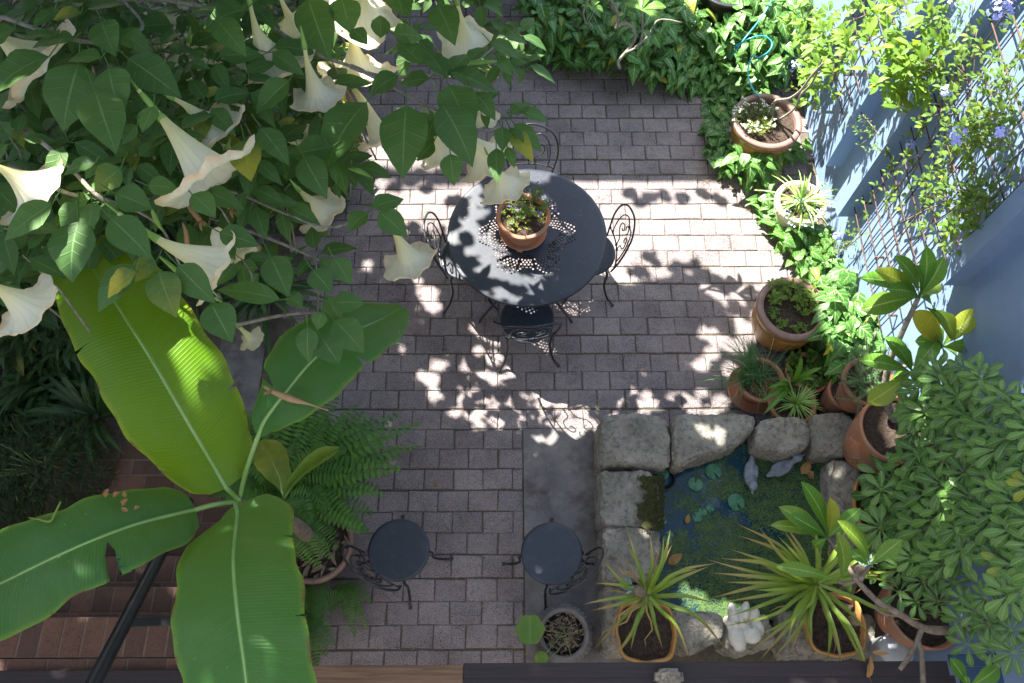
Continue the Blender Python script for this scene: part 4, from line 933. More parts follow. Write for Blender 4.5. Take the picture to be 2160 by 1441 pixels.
for i, (a, b, c_, r, za, dz) in enumerate(FL): trumpet(a, b, c_, r * 1.0, za, dz, green=.42 if i in (2, 11, 6) else .2, wilt=.5 if i in (16, 20, 21) else 0)
# green seed pods / buds and withered flowers
for pts, lb in (([(335, 540, 2.78), (360, 560, 2.75), (395, 590, 2.7), (430, 615, 2.66), (475, 642, 2.6)], None), ([(320, 440, 2.8), (330, 465, 2.75), (345, 490, 2.7)], None), ([(950, 130, 2.5), (1000, 132, 2.48), (1065, 128, 2.46)], None), ([(735, 355, 2.5), (760, 362, 2.5), (785, 375, 2.5)], None), ([(320, 310, 2.8), (330, 335, 2.75), (345, 360, 2.7)], None)):
    m = MB(); m.tube(spline(px3(pts), 14), [.004, .010, .013, .011, .007, .001], 8); m.build('flower_bud', MT['calyx'], brt)
for pts in ([(378, 405, 2.7), (398, 435, 2.65), (422, 465, 2.6)], [(450, 395, 2.6), (468, 415, 2.55), (485, 440, 2.5)], [(195, 140, 3.1), (205, 190, 3.05), (220, 240, 3.0)], [(295, 282, 2.8), (320, 305, 2.75), (350, 322, 2.7)], [(385, 470, 2.6), (392, 490, 2.55), (395, 515, 2.5)], [(725, 640, 2.2), (735, 660, 2.15), (750, 680, 2.1)], [(530, 510, 2.3), (545, 520, 2.3), (560, 545, 2.2)], [(700, 130, 2.6), (735, 200, 2.45), (765, 255, 2.35)]):
    m = MB(); m.tube(spline(px3(pts), 12), [.004, .007, .010, .013, .011], 9)
    e = P(*pts[-1])
    for k in range(7): m.leaf(e, e + Vector((U(-.035, .035), U(-.04, .01), U(-.05, .01))), .014, 'lance', wave=.4, nseg=3, t=(rnd(), 0, U(.2, .7)))
    m.build('withered_flower', MT['dry'], brt)
# ================================================================== understory at the left
def strapclump(name, c, n, L, w_, matl, label, cat, el=(.3, 1.2), t=(0, 1), part='leaves', nseg=7):
    th = thing(name, c, label, cat); m = MB()
    for k in range(n):
        a = rnd() * 6.283; e = U(*el); l = L * U(.7, 1.1); b0 = c + Vector((.03 * math.cos(a), .03 * math.sin(a), 0))
        pts = []
        for i in range(nseg + 1):
            u = i / nseg; pts.append(b0 + Vector((math.cos(a) * l * u * math.cos(e), math.sin(a) * l * u * math.cos(e), l * (u * math.sin(e) - .55 * u * u))))
        ribbon(m, pts, w_ * U(.8, 1.2), (U(*t), 0, 0))
    m.build(part, matl, th); return th
def ribbon(m, pts, w_, t, cup=.25, prof='strap', tipdry=0):
    n = len(pts) - 1; prev = None
    for k, p in enumerate(pts):
        u = k / n; d = (pts[min(k + 1, n)] - pts[max(k - 1, 0)]).normalized(); s = d.cross(Vector((0, 0, 1)))
        s = s.normalized() if s.length > .05 else Vector((1, 0, 0)); nr = s.cross(d); h = w_ / 2 * PROF[prof](u)
        tt = (t[0], max(t[1], tipdry * max(0, (u - .55) / .45)), max(t[2], tipdry * max(0, (u - .75) / .25) * .8))
        row = [m.vert(p - s * h + nr * h * cup, (0, u), tt), m.vert(p, (.5, u), tt), m.vert(p + s * h + nr * h * cup, (1, u), tt)]
        if prev: m.face((prev[0], prev[1], row[1], row[0])); m.face((prev[1], prev[2], row[2], row[1]))
        prev = row
for (px, py, lb) in ((110, 800, 'dark strap-leaved clump at the left edge below the white trumpet flower'), (30, 860, 'dark strap-leaved clump lowest at the left edge'), (200, 880, 'dark strap-leaved clump just left of the sun-streaked banana leaf'), (520, 400, 'strap-leaved clump in dappled light under the trumpet shrub'), (420, 560, 'strap-leaved clump behind the top of the bright banana leaf'), (560, 620, 'strap-leaved clump beside the bare concrete strip'), (330, 100, 'strap-leaved clump glimpsed through the branches at the top left'), (240, 560, 'strap-leaved clump hidden behind the upper end of the sun-streaked banana leaf')):
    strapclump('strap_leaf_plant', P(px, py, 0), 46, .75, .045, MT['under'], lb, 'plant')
def bushy(name, c, rx, ry, h, n, L, matl, label, cat, prof='ell', wr=.45, kind=None, hmin=.1):
    th = thing(name, c, label, cat); m = MB()
    for k in range(n):
        a = rnd() * 6.283; r = math.sqrt(rnd()); z = U(hmin, 1) * h * math.sqrt(max(.05, 1 - r * r * .8)); p = c + Vector((rx * r * math.cos(a), ry * r * math.sin(a), z))
        a2 = a + U(-1.2, 1.2); l = L * U(.6, 1.2); m.leaf(p, p + Vector((l * math.cos(a2), l * math.sin(a2), l * U(-.5, .6))), l * wr, prof, nseg=3, ncr=1, t=(rnd(), U(0, .6) if rnd() < .05 else 0, 0), arch=.08)
    m.build('foliage', matl, th)
    s = MB()
    for k in range(14):
        a = rnd() * 6.283; r = U(.1, .8); s.tube([c, c + Vector((rx * r * .6 * math.cos(a), ry * r * .6 * math.sin(a), h * .5)), c + Vector((rx * r * math.cos(a), ry * r * math.sin(a), h * .85))], [.008, .003], 5)
    s.build('stems', MT['stem'], th); return th
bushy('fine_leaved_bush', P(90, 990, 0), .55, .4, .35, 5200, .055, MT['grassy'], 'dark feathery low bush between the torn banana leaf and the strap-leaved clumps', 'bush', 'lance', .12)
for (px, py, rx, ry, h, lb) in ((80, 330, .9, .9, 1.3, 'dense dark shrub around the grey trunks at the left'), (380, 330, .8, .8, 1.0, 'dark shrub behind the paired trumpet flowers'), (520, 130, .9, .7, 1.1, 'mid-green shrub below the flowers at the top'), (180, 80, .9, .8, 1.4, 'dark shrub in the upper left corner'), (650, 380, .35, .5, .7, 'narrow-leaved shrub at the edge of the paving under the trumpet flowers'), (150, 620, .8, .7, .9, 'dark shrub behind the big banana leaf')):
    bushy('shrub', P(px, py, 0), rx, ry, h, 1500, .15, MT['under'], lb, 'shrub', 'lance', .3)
# ================================================================== TABLE POT
def flowers(m, pts, r, n=5, tilt=.4):
    for p in pts:
        a0 = rnd() * 6; nz = Vector((U(-tilt, tilt), U(-tilt, tilt), 1)).normalized(); x = nz.orthogonal().normalized(); y = nz.cross(x)
        for k in range(n):
            a = a0 + k * 6.283 / n; d = x * math.cos(a) + y * math.sin(a); m.leaf(p, p + d * r, r * .8, 'petal', up=nz, nseg=2, ncr=1, arch=.05)
def sprigs(m, c, R_, n, h, L, wr=.35, leaf='ell', lean=.6, nl=14, yel=.1, t=(0, 1)):
    ends = []
    for k in range(n):
        a = rnd() * 6.283; r = R_ * math.sqrt(rnd()); p = c + Vector((r * math.cos(a), r * math.sin(a), 0)); hh = h * U(.5, 1.1); d = Vector((math.cos(a) * lean * U(.3, 1.2), math.sin(a) * lean * U(.3, 1.2), 1)).normalized()
        q = p + d * hh; mid = p.lerp(q, .5) + Vector((0, 0, hh * .1)); m.tube([p, mid, q], .0013, 4, t=(.6, .2, 0)); ends.append(q)
        for j in range(nl):
            u = U(.15, 1); s = p.lerp(q, u) + Vector((0, 0, hh * .2 * u * (1 - u) * 2)); b = rnd() * 6.283; l = L * U(.6, 1.2)
            m.leaf(s, s + Vector((l * math.cos(b), l * math.sin(b), l * U(-.2, .7))), l * wr, leaf, nseg=2, ncr=1, t=(U(*t), yel * rnd() * 2, 0))
    return ends
sc = Vector((pc.x, pc.y, pc.z + .2))
th = thing('lobelia', sc, 'straggly purple-flowered lobelia in the terracotta pot on the table', 'plant')
m = MB(); e = sprigs(m, sc + Vector((.06, .07, 0)), .08, 46, .16, .02, .22, nl=20, lean=.9); e += sprigs(m, sc + Vector((-.06, .0, 0)), .07, 26, .07, .025, .25, nl=12, lean=1); sprigs(m, sc, .14, 40, .05, .018, .3, nl=8, yel=.6); m.build('foliage', MT['plumb'], th)
m = MB(); fl = [p + Vector((U(-.02, .02), U(-.02, .02), .005)) for p in e if rnd() < .32]
f_ = MB(); flowers(f_, fl, .011); tag(f_.build('petals', MT['violet'], th), kind='stuff')
# ================================================================== IVY GROUND COVER
def groundleaves(name, poly, n, L, label, zf, matl=MT['syng'], prof='heart', dirs=None):
    m = MB(); xs = [p[0] for p in poly]; ys = [p[1] for p in poly]; k = 0; tries = 0
    while k < n and tries < n * 20:
        tries += 1; px, py = U(min(xs), max(xs)), U(min(ys), max(ys))
        if not inpoly(px, py, poly): continue
        z = zf(px, py) * U(.25, 1); c = P(px, py, z); k += 1; a = U(0, 6.283) if rnd() < .4 else random.gauss(-1.57, .8)
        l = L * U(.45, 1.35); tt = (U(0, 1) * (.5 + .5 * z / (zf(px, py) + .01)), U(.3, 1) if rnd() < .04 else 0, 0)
        m.leaf(c, c + Vector((l * math.cos(a), l * math.sin(a), -l * U(.0, .8))), l * U(.55, .8), prof, arch=.1, fold=U(-.1, .4), nseg=6, ncr=2, t=tt, twist=U(-.5, .5), wave=.04)
        if rnd() < .5: m.tube([c, c + Vector((U(-.05, .05), U(-.05, .05), -.12))], .0018, 4, cap=False, t=(.8, 0, 0))
    o = m.build(name, matl); tag(o, label, None, None, 'stuff'); return o
top = [(1095, -40), (1105, 40), (1120, 110), (1200, 135), (1300, 130), (1360, 150), (1420, 185), (1480, 205), (1510, 260), (1560, 250), (1560, 200), (1600, 200), (1700, 120), (1740, -40)]
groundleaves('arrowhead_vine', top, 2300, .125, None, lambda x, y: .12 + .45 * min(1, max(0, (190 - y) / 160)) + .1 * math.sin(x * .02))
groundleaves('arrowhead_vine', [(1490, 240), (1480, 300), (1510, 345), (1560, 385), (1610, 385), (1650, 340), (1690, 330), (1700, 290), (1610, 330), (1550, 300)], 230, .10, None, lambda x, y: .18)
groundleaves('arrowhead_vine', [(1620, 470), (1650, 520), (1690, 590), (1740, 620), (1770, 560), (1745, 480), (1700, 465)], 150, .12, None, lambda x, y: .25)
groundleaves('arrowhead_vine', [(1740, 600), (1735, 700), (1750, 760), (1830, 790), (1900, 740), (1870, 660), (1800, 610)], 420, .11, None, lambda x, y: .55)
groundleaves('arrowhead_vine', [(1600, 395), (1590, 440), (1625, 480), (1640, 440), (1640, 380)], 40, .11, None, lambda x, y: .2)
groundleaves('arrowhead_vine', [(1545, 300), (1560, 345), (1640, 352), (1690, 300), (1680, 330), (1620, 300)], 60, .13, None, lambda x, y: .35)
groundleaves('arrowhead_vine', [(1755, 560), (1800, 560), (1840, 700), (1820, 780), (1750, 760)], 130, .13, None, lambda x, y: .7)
groundleaves('ground_creeper', [(1080, 90), (1100, 145), (1240, 150), (1380, 165), (1330, 120), (1200, 110)], 220, .045, None, lambda x, y: .05)
groundleaves('ground_creeper', [(1690, 715), (1660, 730), (1690, 790), (1760, 800), (1770, 720)], 260, .04, None, lambda x, y: .12, MT['plumb'], 'ell')
m = MB()
for k in range(70):
    px, py = U(1470, 1700), U(330, 460)
    if py < 330 + (px - 1470) * .25: continue
    q = P(px, py, .01); a = rnd() * 6; l = U(.04, .1); m.tube([q, q + Vector((l * math.cos(a) * .5, l * math.sin(a) * .5, .012)), q + Vector((l * math.cos(a + .3), l * math.sin(a + .3), 0))], .0016, 4)
tag(m.build('twig_litter', MT['dry']), kind='stuff')
m = MB()
for k in range(900):
    px, py = (U(700, 1500), U(560, 1390)) if k % 3 else (U(1000, 1300), U(150, 420))
    q = P(px, py, .006); a = rnd() * 6; l = U(.006, .022); m.leaf(q, q + Vector((l * math.cos(a), l * math.sin(a), U(0, .006))), l * .4, 'ell', nseg=2, ncr=1, t=(rnd(), 0, U(0, .8)))
tag(m.build('leaf_litter', MT['dry']), kind='stuff')
m = MB()
for k in range(1500):      # yellow specks and moss caught in the joints
    r_ = random.randint(-14, 22); yy = y0 + r_ * PD + U(-.004, .004); xx = U(-1.6, 2.2)
    if yy < 0 or (yy < slabT and xx > slabL) or yy > 5.2: continue
    if nse.noise(Vector((xx * 1.3, yy * 1.3, 2))) < U(-.2, .5): continue
    a = rnd() * 6; l = U(.005, .013); q = Vector((xx, yy, .002)); m.leaf(q, q + Vector((l * math.cos(a), l * math.sin(a), .004)), l * .6, 'ell', nseg=2, ncr=1, t=(rnd(), U(0, 1), 0))
tag(m.build('joint_moss', MT['plumb']), kind='stuff')
def fallen(px, py, z, s, a, lb, matl='dry', dry=.6, w=.55):
    m = MB(); q = P(px, py, z); m.leaf(q, q + Vector((s * math.cos(a), s * math.sin(a), .015)), s * w, 'ovate', fold=.5, wave=.35, arch=.12, nseg=8, ncr=3, t=(.4, .3, dry)); tag(m.build('fallen_leaf', MT[matl]), lb, 'fallen leaf')
fallen(915, 1025, .012, .05, .3, 'small rust-brown curled leaf on the pavers above the lone chair')
fallen(1448, 1105, zw + .012, .07, 1.3, 'orange-brown leaf floating beside the lily pads')
fallen(1410, 1190, zw + .012, .12, .6, 'large crumpled brown leaf floating by the left pond stones')
fallen(1690, 1000, zw + .02, .12, .9, 'dry brown leaf floating beside the darker duck')
fallen(1716, 1010, zw + .012, .1, 2.4, 'smaller tan leaf floating right of the darker duck')
fallen(1830, 1430, 1.02, .12, 1.3, 'rust-brown leaf standing on the deck boards at the lower right', dry=.9, w=.3)
fallen(1840, 1376, 1.02, .09, -.1, 'small orange leaf lying on the nearer dark deck board', dry=.5, w=.3)
# ================================================================== POTTED PLANTS ON THE RIGHT
def inpot(pt, h, dx=0, dy=0): l = pt.location; return Vector((l.x + dx, l.y + dy, l.z + h))
th = thing('alyssum', inpot(pA_, .38), 'white-flowered alyssum mound in the glazed pot near the hose', 'plant'); c = inpot(pA_, .38, -.11, .02)
m = MB(); e = sprigs(m, c, .11, 70, .15, .022, .25, nl=14, lean=1); e2 = sprigs(m, c + Vector((.03, -.08, 0)), .07, 30, .08, .02, .3, nl=14, lean=1, yel=.6); m.build('foliage', MT['plumb'], th)
m = MB(); flowers(m, [p + Vector((U(-.01, .01), U(-.01, .01), U(0, .01))) for p in e + e for _ in range(2)], .006, 4); tag(m.build('petals', MT['whitefl'], th), kind='stuff')
th = thing('spider_plant', inpot(pB_, .3), 'spider plant with trailing lobelia in the sunlit cream pot', 'plant'); c = inpot(pB_, .3)
m = MB()
for k in range(60):
    a = rnd() * 6.283; l = U(.2, .42); e = U(.3, 1.3); ribbon(m, [c + Vector((math.cos(a) * l * u * math.cos(e), math.sin(a) * l * u * math.cos(e), l * (u * math.sin(e) - .45 * u * u))) for u in np.linspace(0, 1, 7)], .014, (rnd(), 0, 0))
m.build('leaves', MT['spider'], th)
m = MB(); e = sprigs(m, c + Vector((-.04, -.13, 0)), .1, 80, .09, .016, .25, nl=12, lean=1.3); m.build('trailing_foliage', MT['plumb'], th)
m = MB(); flowers(m, [p for p in e], .009); tag(m.build('petals', MT['bluefl'], th), kind='stuff')
th = thing('seedlings', inpot(pC_, .37), 'scattered green seedlings in the large half-bare glazed pot', 'plant'); c = inpot(pC_, .375)
m = MB()
for (dx, dy, r, n, hh, L) in ((-.09, .13, .07, 14, .09, .05), (.02, .15, .06, 10, .08, .045), (.13, .08, .07, 16, .07, .035), (.1, .0, .05, 10, .06, .03), (-.14, -.02, .03, 5, .04, .03), (-.09, -.12, .03, 5, .04, .03), (.03, -.15, .04, 8, .04, .025), (.15, .14, .05, 8, .09, .04)): sprigs(m, c + Vector((dx, dy, 0)), r, n, hh, L, .5, nl=9, lean=.7)
m.build('foliage', MT['plumb'], th)
th = thing('chives', inpot(pD_, .2), 'clump of tangled green chives spilling over the terracotta pot rim', 'herb'); c = inpot(pD_, .2, -.04, .02)
m = MB()
for k in range(150):
    a = rnd() * 6.283 if rnd() < .6 else U(1.6, 3.6); l = U(.25, .6); e = U(.4, 1.45); b0 = c + Vector((U(-.09, .07), U(-.07, .07), 0)); kd = U(.2, .7)
    m.tube([b0 + Vector((math.cos(a) * l * u * math.cos(e), math.sin(a) * l * u * math.cos(e), l * (u * math.sin(e) - kd * u * u))) for u in np.linspace(0, 1, 8)], [.0028, .0026, .002, .0008], 5, t=(rnd(), 1.0 if rnd() < .08 else 0, 0))
m.build('leaves', MT['chive'], th)
m = MB()
for k in range(26):
    b0 = c + Vector((U(-.02, .10), U(-.07, .03), .01)); a = U(-2.4, -.6); m.tube(spline([b0, b0 + Vector((U(-.03, .03), -.04, .03)), b0 + Vector((.06 * math.cos(a), -.1, .01)), b0 + Vector((.08 * math.cos(a), -.14, -.05))], 8), .0016, 4)
m.build('dry_stalks', MT['dry'], th)
th = thing('spider_plant', inpot(pE_, .2), 'bright spider plant in the terracotta pot touching the pond rocks', 'plant'); c = inpot(pE_, .19, .02, -.01)
m = MB()
for k in range(90):
    a = rnd() * 6.283; l = U(.12, .27); e = U(.2, 1.3); ribbon(m, [c + Vector((math.cos(a) * l * u * math.cos(e), math.sin(a) * l * u * math.cos(e), l * (u * math.sin(e) - .4 * u * u))) for u in np.linspace(0, 1, 6)], .010, (rnd(), 0, 0))
m.build('leaves', MT['spider'], th)
th = thing('aloe', inpot(pE_, .2), 'long-leaved aloe rising behind the spider plant by the pond rocks', 'plant'); m = MB()
for (tx, ty, tz, w_) in ((1690, 690 + 60, .55, .045), (1735, 775, .5, .04), (1610, 875, .35, .05), (1618, 820, .4, .035), (1655, 765, .5, .03), (1600, 850, .3, .04), (1720, 800, .45, .03)):
    A = P(1668, 812, .22); B = P(tx, ty, tz); mid = A.lerp(B, .5) + Vector((0, 0, .06)); ribbon(m, spline([A, mid, B], 9), w_, (U(.3, .8), 0, 0), .6)
m.build('leaves', MT['frangi'], th)
th = thing('mint', inpot(pF_, .2), 'low mint covering the small terracotta pot behind the aloe', 'herb'); m = MB(); sprigs(m, inpot(pF_, .17), .14, 60, .09, .04, .65, nl=8, lean=.6, yel=.05); m.build('foliage', MT['fern'], th)
th = thing('rosemary', inpot(pG_, .28), 'wiry grey-green rosemary leaning out of the raised worn pot', 'herb'); c = inpot(pG_, .27); m = MB(); s = MB()
for k in range(60):
    a = U(1.2, 4.2); l = U(.15, .4); e = U(.3, 1.2); pts = [c + Vector((U(-.05, .05), U(-.05, .05), 0))]; d = Vector((math.cos(a) * math.cos(e), math.sin(a) * math.cos(e), math.sin(e)))
    for i in range(8): d = (d + Vector((U(-.25, .25), U(-.25, .25), U(-.2, .2)))).normalized(); pts.append(pts[-1] + d * l / 8)
    s.tube(pts, .0025, 5)
    for i in range(70):
        u = U(.2, 1) * 8; j = min(7, int(u)); p = pts[j].lerp(pts[j + 1], u - j); m.leaf(p, p + Vector((U(-1, 1), U(-1, 1), U(-.3, 1))).normalized() * .02, .0035, 'strap', nseg=1, ncr=1, t=(rnd(), 0, 0))
m.build('needles', MT['chive'], th); s.build('stems', MT['bark'], th)
# frangipani
def wleaf(m, b, t_, zb_, zt3, w_, yel=0, arch=.10, col=None):
    A = P(b[0], b[1], zb_); B = P(t_[0], t_[1], zt3); m.leaf(A, B, w_ * .92 * m_px(t_[0], t_[1], zt3), 'obl', arch=arch, fold=U(.1, .3), nseg=12, ncr=3, t=(col if col is not None else U(.3, .9), yel, 0), twist=U(-.3, .3), wave=.03)
th = thing('frangipani', inpot(pI_, .46), 'tall young frangipani with long glossy leaf whorls against the blue wall', 'tree'); m = MB(); z1 = 1.75
for tx, ty, w_, y, z in ((1813, 587, 50, 0, 1.9), (1886, 540, 46, 0, 2.0), (1953, 518, 44, 0, 2.05), (1991, 541, 44, 0, 2.0), (1815, 655, 52, .1, 1.7), (1967, 652, 40, 0, 1.6), (1845, 570, 44, .5, 1.95), (1870, 610, 40, 0, 1.95), (1930, 560, 35, 0, 2.0), (1985, 600, 36, .2, 1.8)): wleaf(m, (1937, 626), (tx, ty), z1, z, w_ * 1.05, y)
wleaf(m, (1953, 648), (2014, 712), 1.65, 1.5, 58, .35)
for tx, ty, w_, y, z in ((1811, 760, 44, 0, 1.4), (1865, 711, 46, 0, 1.5), (1888, 728, 36, 0, 1.5), (1979, 718, 44, 0, 1.45), (1830, 851, 50, .4, 1.15), (1946, 816, 44, 0, 1.2), (1955, 776, 22, 0, 1.4), (1880, 800, 34, 0, 1.2)): wleaf(m, (1923, 787), (tx, ty), 1.35, z, w_, y)
for tx, ty, w_, y, z in ((2066, 651, 48, .5, 1.6), (1923, 657, 60, 1.2, 1.6), (2063, 733, 34, .1, 1.4), (1975, 778, 44, 0, 1.2), (2056, 748, 30, 1, 1.3), (1945, 690, 40, 0, 1.5), (1968, 690, 34, 0, 1.5), (2030, 770, 30, .2, 1.2), (1930, 720, 40, 0, 1.4)): wleaf(m, (1987, 731), (tx, ty), 1.4, z, w_, y)
wleaf(m, (1935, 792), (2022, 800), 1.3, 1.15, 34, 1.2)
m.build('leaves', MT['frangi'], th)
m = MB(); m.tube(spline([P(1888, 890, .8), P(1868, 840, 1.0), P(1872, 780, 1.2), P(1895, 720, 1.45), P(1937, 628, 1.75)], 24), [.026, .024, .02, .016, .013], 10); m.tube(spline([P(1872, 860, .95), P(1900, 800, 1.2), P(1923, 787, 1.35)], 10), [.014, .01], 8); m.tube(spline([P(1880, 780, 1.2), P(1950, 760, 1.3), P(1987, 731, 1.4)], 12), [.012, .009], 8)
m.build('trunk', MT['palebark'], th)
th = thing('frangipani', inpot(gL, .2), 'low frangipani whose pale leaf whorls rise over the larger pineapple plant', 'tree'); m = MB(); A = .9
for tx, ty, w_, y, z in ((1690, 1016, 46, 0, 1.5), (1750, 1049, 38, .7, 1.5), (1643, 1069, 42, .1, 1.4), (1625, 1108, 34, .2, 1.35), (1815, 1072, 36, 0, 1.45), (1716, 1150, 26, 0, 1.2), (1665, 1085, 34, 0, 1.4)): wleaf(m, (1745, 1134), (tx, ty), 1.3, z, w_, y)
for tx, ty, w_, y, z in ((1766, 1098, 44, .2, 1.65), (1902, 1139, 38, .1, 1.5), (1795, 1160, 30, 0, 1.4)): wleaf(m, (1834, 1194), (tx, ty), 1.4, z, w_, y)
for tx, ty, w_, y, z in ((1765, 1123, 46, .2, 1.7), (1636, 1195, 34, .1, 1.3), (1790, 1255, 30, 0, 1.1)): wleaf(m, (1768, 1226), (tx, ty), 1.35, z, w_, y)
m.build('leaves', MT['frangi'], th)
m = MB()
for pts, r in (([(2250, 1262, 1.1), (2150, 1290, 1.15), (2060, 1322, 1.2), (1990, 1332, 1.25), (1945, 1324, 1.3), (1900, 1297, 1.35), (1850, 1268, 1.35), (1815, 1232, 1.35), (1800, 1214, 1.4)], [.022, .02, .017, .014]), ([(1945, 1324, 1.3), (1932, 1360, 1.35), (1915, 1390, 1.4), (1898, 1412, 1.4)], [.014, .011]), ([(1935, 1350, 1.33), (1944, 1380, 1.4), (1948, 1450, 1.5), (1960, 1500, 1.5)], [.014, .012]), ([(1815, 1225, 1.38), (1834, 1194, 1.4)], [.012, .009]), ([(1810, 1222, 1.36), (1785, 1232, 1.35), (1768, 1226, 1.35)], [.012, .009]), ([(1800, 1214, 1.4), (1780, 1180, 1.35), (1745, 1134, 1.3)], [.011, .008]), ([(2085, 1312, 1.2), (2075, 1290, 1.25), (2030, 1262, 1.3)], [.013, .010]), ([(1905, 1300, 1.33), (1860, 1292, 1.3), (1845, 1275, 1.3)], [.010, .008]), ([(1945, 1324, 1.3), (2090, 1330, 1.1), (2120, 1340, 1.0)], [.012, .012])):
    m.tube(spline([P(*q) for q in pts], 20), r, 9)
m.build('branches', MT['bark'], th)
th = thing('frangipani_shoot', P(2040, 1450, 1.05), 'single frangipani shoot over the blue board at the lower right edge', 'shoot'); m = MB()
for tx, ty, w_ in ((2003, 1388, 30), (2107, 1406, 34), (2034, 1425, 16), (2080, 1480, 30)): wleaf(m, (2040, 1450), (tx, ty), 1.3, 1.35, w_ * 1.2)
m.build('leaves', MT['frangi'], th)
m = MB(); m.tube([P(2040, 1450, 1.3), P(2030, 1480, 1.25), P(1965, 1500, 1.45)], .01, 6); m.build('stem', MT['stem'], th)
# bare twisted frangipani at the top
th = thing('bare_frangipani', P(1310, 145, .9), 'grey twisted nearly leafless branch hanging over the top of the patio', 'branch'); m = MB()
for pts, r in (([(1308, 145, 1.5), (1304, 130, 1.52), (1322, 108, 1.55), (1338, 85, 1.6), (1336, 62, 1.65), (1318, 50, 1.65), (1297, 60, 1.65)], [.011, .010, .009]), ([(1300, 58, 1.65), (1304, 35, 1.7), (1295, 12, 1.75), (1280, -10, 1.8)], [.010, .008]), ([(1318, 112, 1.55), (1345, 98, 1.6), (1355, 70, 1.65), (1353, 22, 1.75)], [.009, .007]), ([(1340, 100, 1.6), (1365, 78, 1.65), (1385, 45, 1.7), (1410, 42, 1.7), (1438, 48, 1.7)], [.009, .006, .004]), ([(1302, 30, 1.7), (1290, 10, 1.75), (1297, -10, 1.8)], [.008]), ([(1255, 20, 1.75), (1240, 50, 1.7), (1233, 40, 1.72), (1232, 20, 1.78), (1250, -15, 1.85)], [.004, .006])):
    m.tube(spline([P(*q) for q in pts], 16), r if len(r) > 1 else [r[0], r[0]], 7)
m.build('branches', MT['palebark'], th)
m = MB()
for (b, ts, z) in (((1353, 22), ((1320, 5), (1405, 15), (1395, 40), (1365, -15), (1340, -10), (1380, 30)), 1.8), ((1250, 18), ((1230, 10), (1272, 22), (1258, 2)), 1.8)):
    for t_ in ts: wleaf(m, b, t_, z, z - .02, 20 if b[0] < 1300 or rnd() < .3 else 30, col=.9)
m.build('leaves', MT['frangi'], th)
# pineapples
def pineapple(cpx, z, tips_, label, fruit, w_=.026, dead=()):
    c = P(cpx[0], cpx[1], z); th = thing('pineapple_plant', c, label, 'pineapple plant'); m = MB()
    for (tx, ty, tz, dry) in tips_:
        B = P(tx, ty, tz); d = B - c; b0 = c + Vector((d.x, d.y, 0)).normalized() * .015 - Vector((0, 0, U(0, .08))); mid = b0.lerp(B, .55) + Vector((0, 0, d.length * U(.08, .2))); sdv = Vector((-d.y, d.x, 0)).normalized() * d.length * U(-.1, .1); mid += sdv; q1 = b0.lerp(mid, .5) + Vector((0, 0, d.length * .04))
        ribbon(m, spline([b0, q1, mid, B], 13), w_ * U(.8, 1.15), (U(.2, .9), 0, 0), .45, tipdry=dry)
    for k in range(9):
        a = U(0, 6.283); l = U(.2, .42); pts = [c + Vector((math.cos(a) * l * u, math.sin(a) * l * u, l * (.5 * u - 1.0 * u * u) - .04)) + Vector((-math.sin(a), math.cos(a), 0)) * U(-.03, .03) for u in np.linspace(0, 1, 7)]
        ribbon(m, pts, .012, (.5, 1, .55), .5)
    m.build('leaves', MT['pine'], th)
    if fruit:
        f0, f1, zf = fruit; A = P(*f0, zf); B = P(*f1, zf + .03); q = MB(); d = (B - A); pts = [A + d * u for u in np.linspace(0, .55, 7)]
        r0 = .034; q.tube(pts, [r0 * .6, r0, r0 * 1.1, r0, r0 * .6], 14); fo = q.build('fruit', MT['pinecone'], th)
        k_ = MB()
        for i in range(34):
            e = A + d * U(.5, .8); v = (d.normalized() * 1.2 + Vector((U(-1, 1), U(-1, 1), U(-1, 1)))).normalized(); k_.leaf(e, e + v * U(.04, .075), .012, 'lance', nseg=3, ncr=1, t=(rnd(), 0, 0))
        k_.build('fruit_crown', MT['pinecrown'], fo)
    return th, m
m0 = [(1228, 1275, .8, .8), (1256, 1230, 1.0, .7), (1272, 1182, 1.1, .4), (1322, 1113, 1.1, .9), (1322, 1150, 1.1, .3), (1371, 1127, 1.05, 1), (1414, 1117, 1.1, .5), (1417, 1150, 1.0, 1), (1400, 1130, 1.15, .2), (1512, 1188, .95, .9), (1470, 1200, 1.0, .4), (1495, 1195, .9, 1), (1505, 1272, .9, .5), (1530, 1368, .7, .8), (1455, 1390, .6, .8), (1398, 1370, .6, .6), (1330, 1372, .6, .3), (1290, 1395, .6, .9), (1248, 1288, .75, 1), (1255, 1368, .55, 1), (1350, 1300, .7, 0), (1410, 1310, .75, .2)]
pineapple((1367, 1255), .85, m0, 'smaller pineapple plant with a little fruit in the wavy bowl nearest the stool', ((1360, 1253), (1318, 1232), .9))
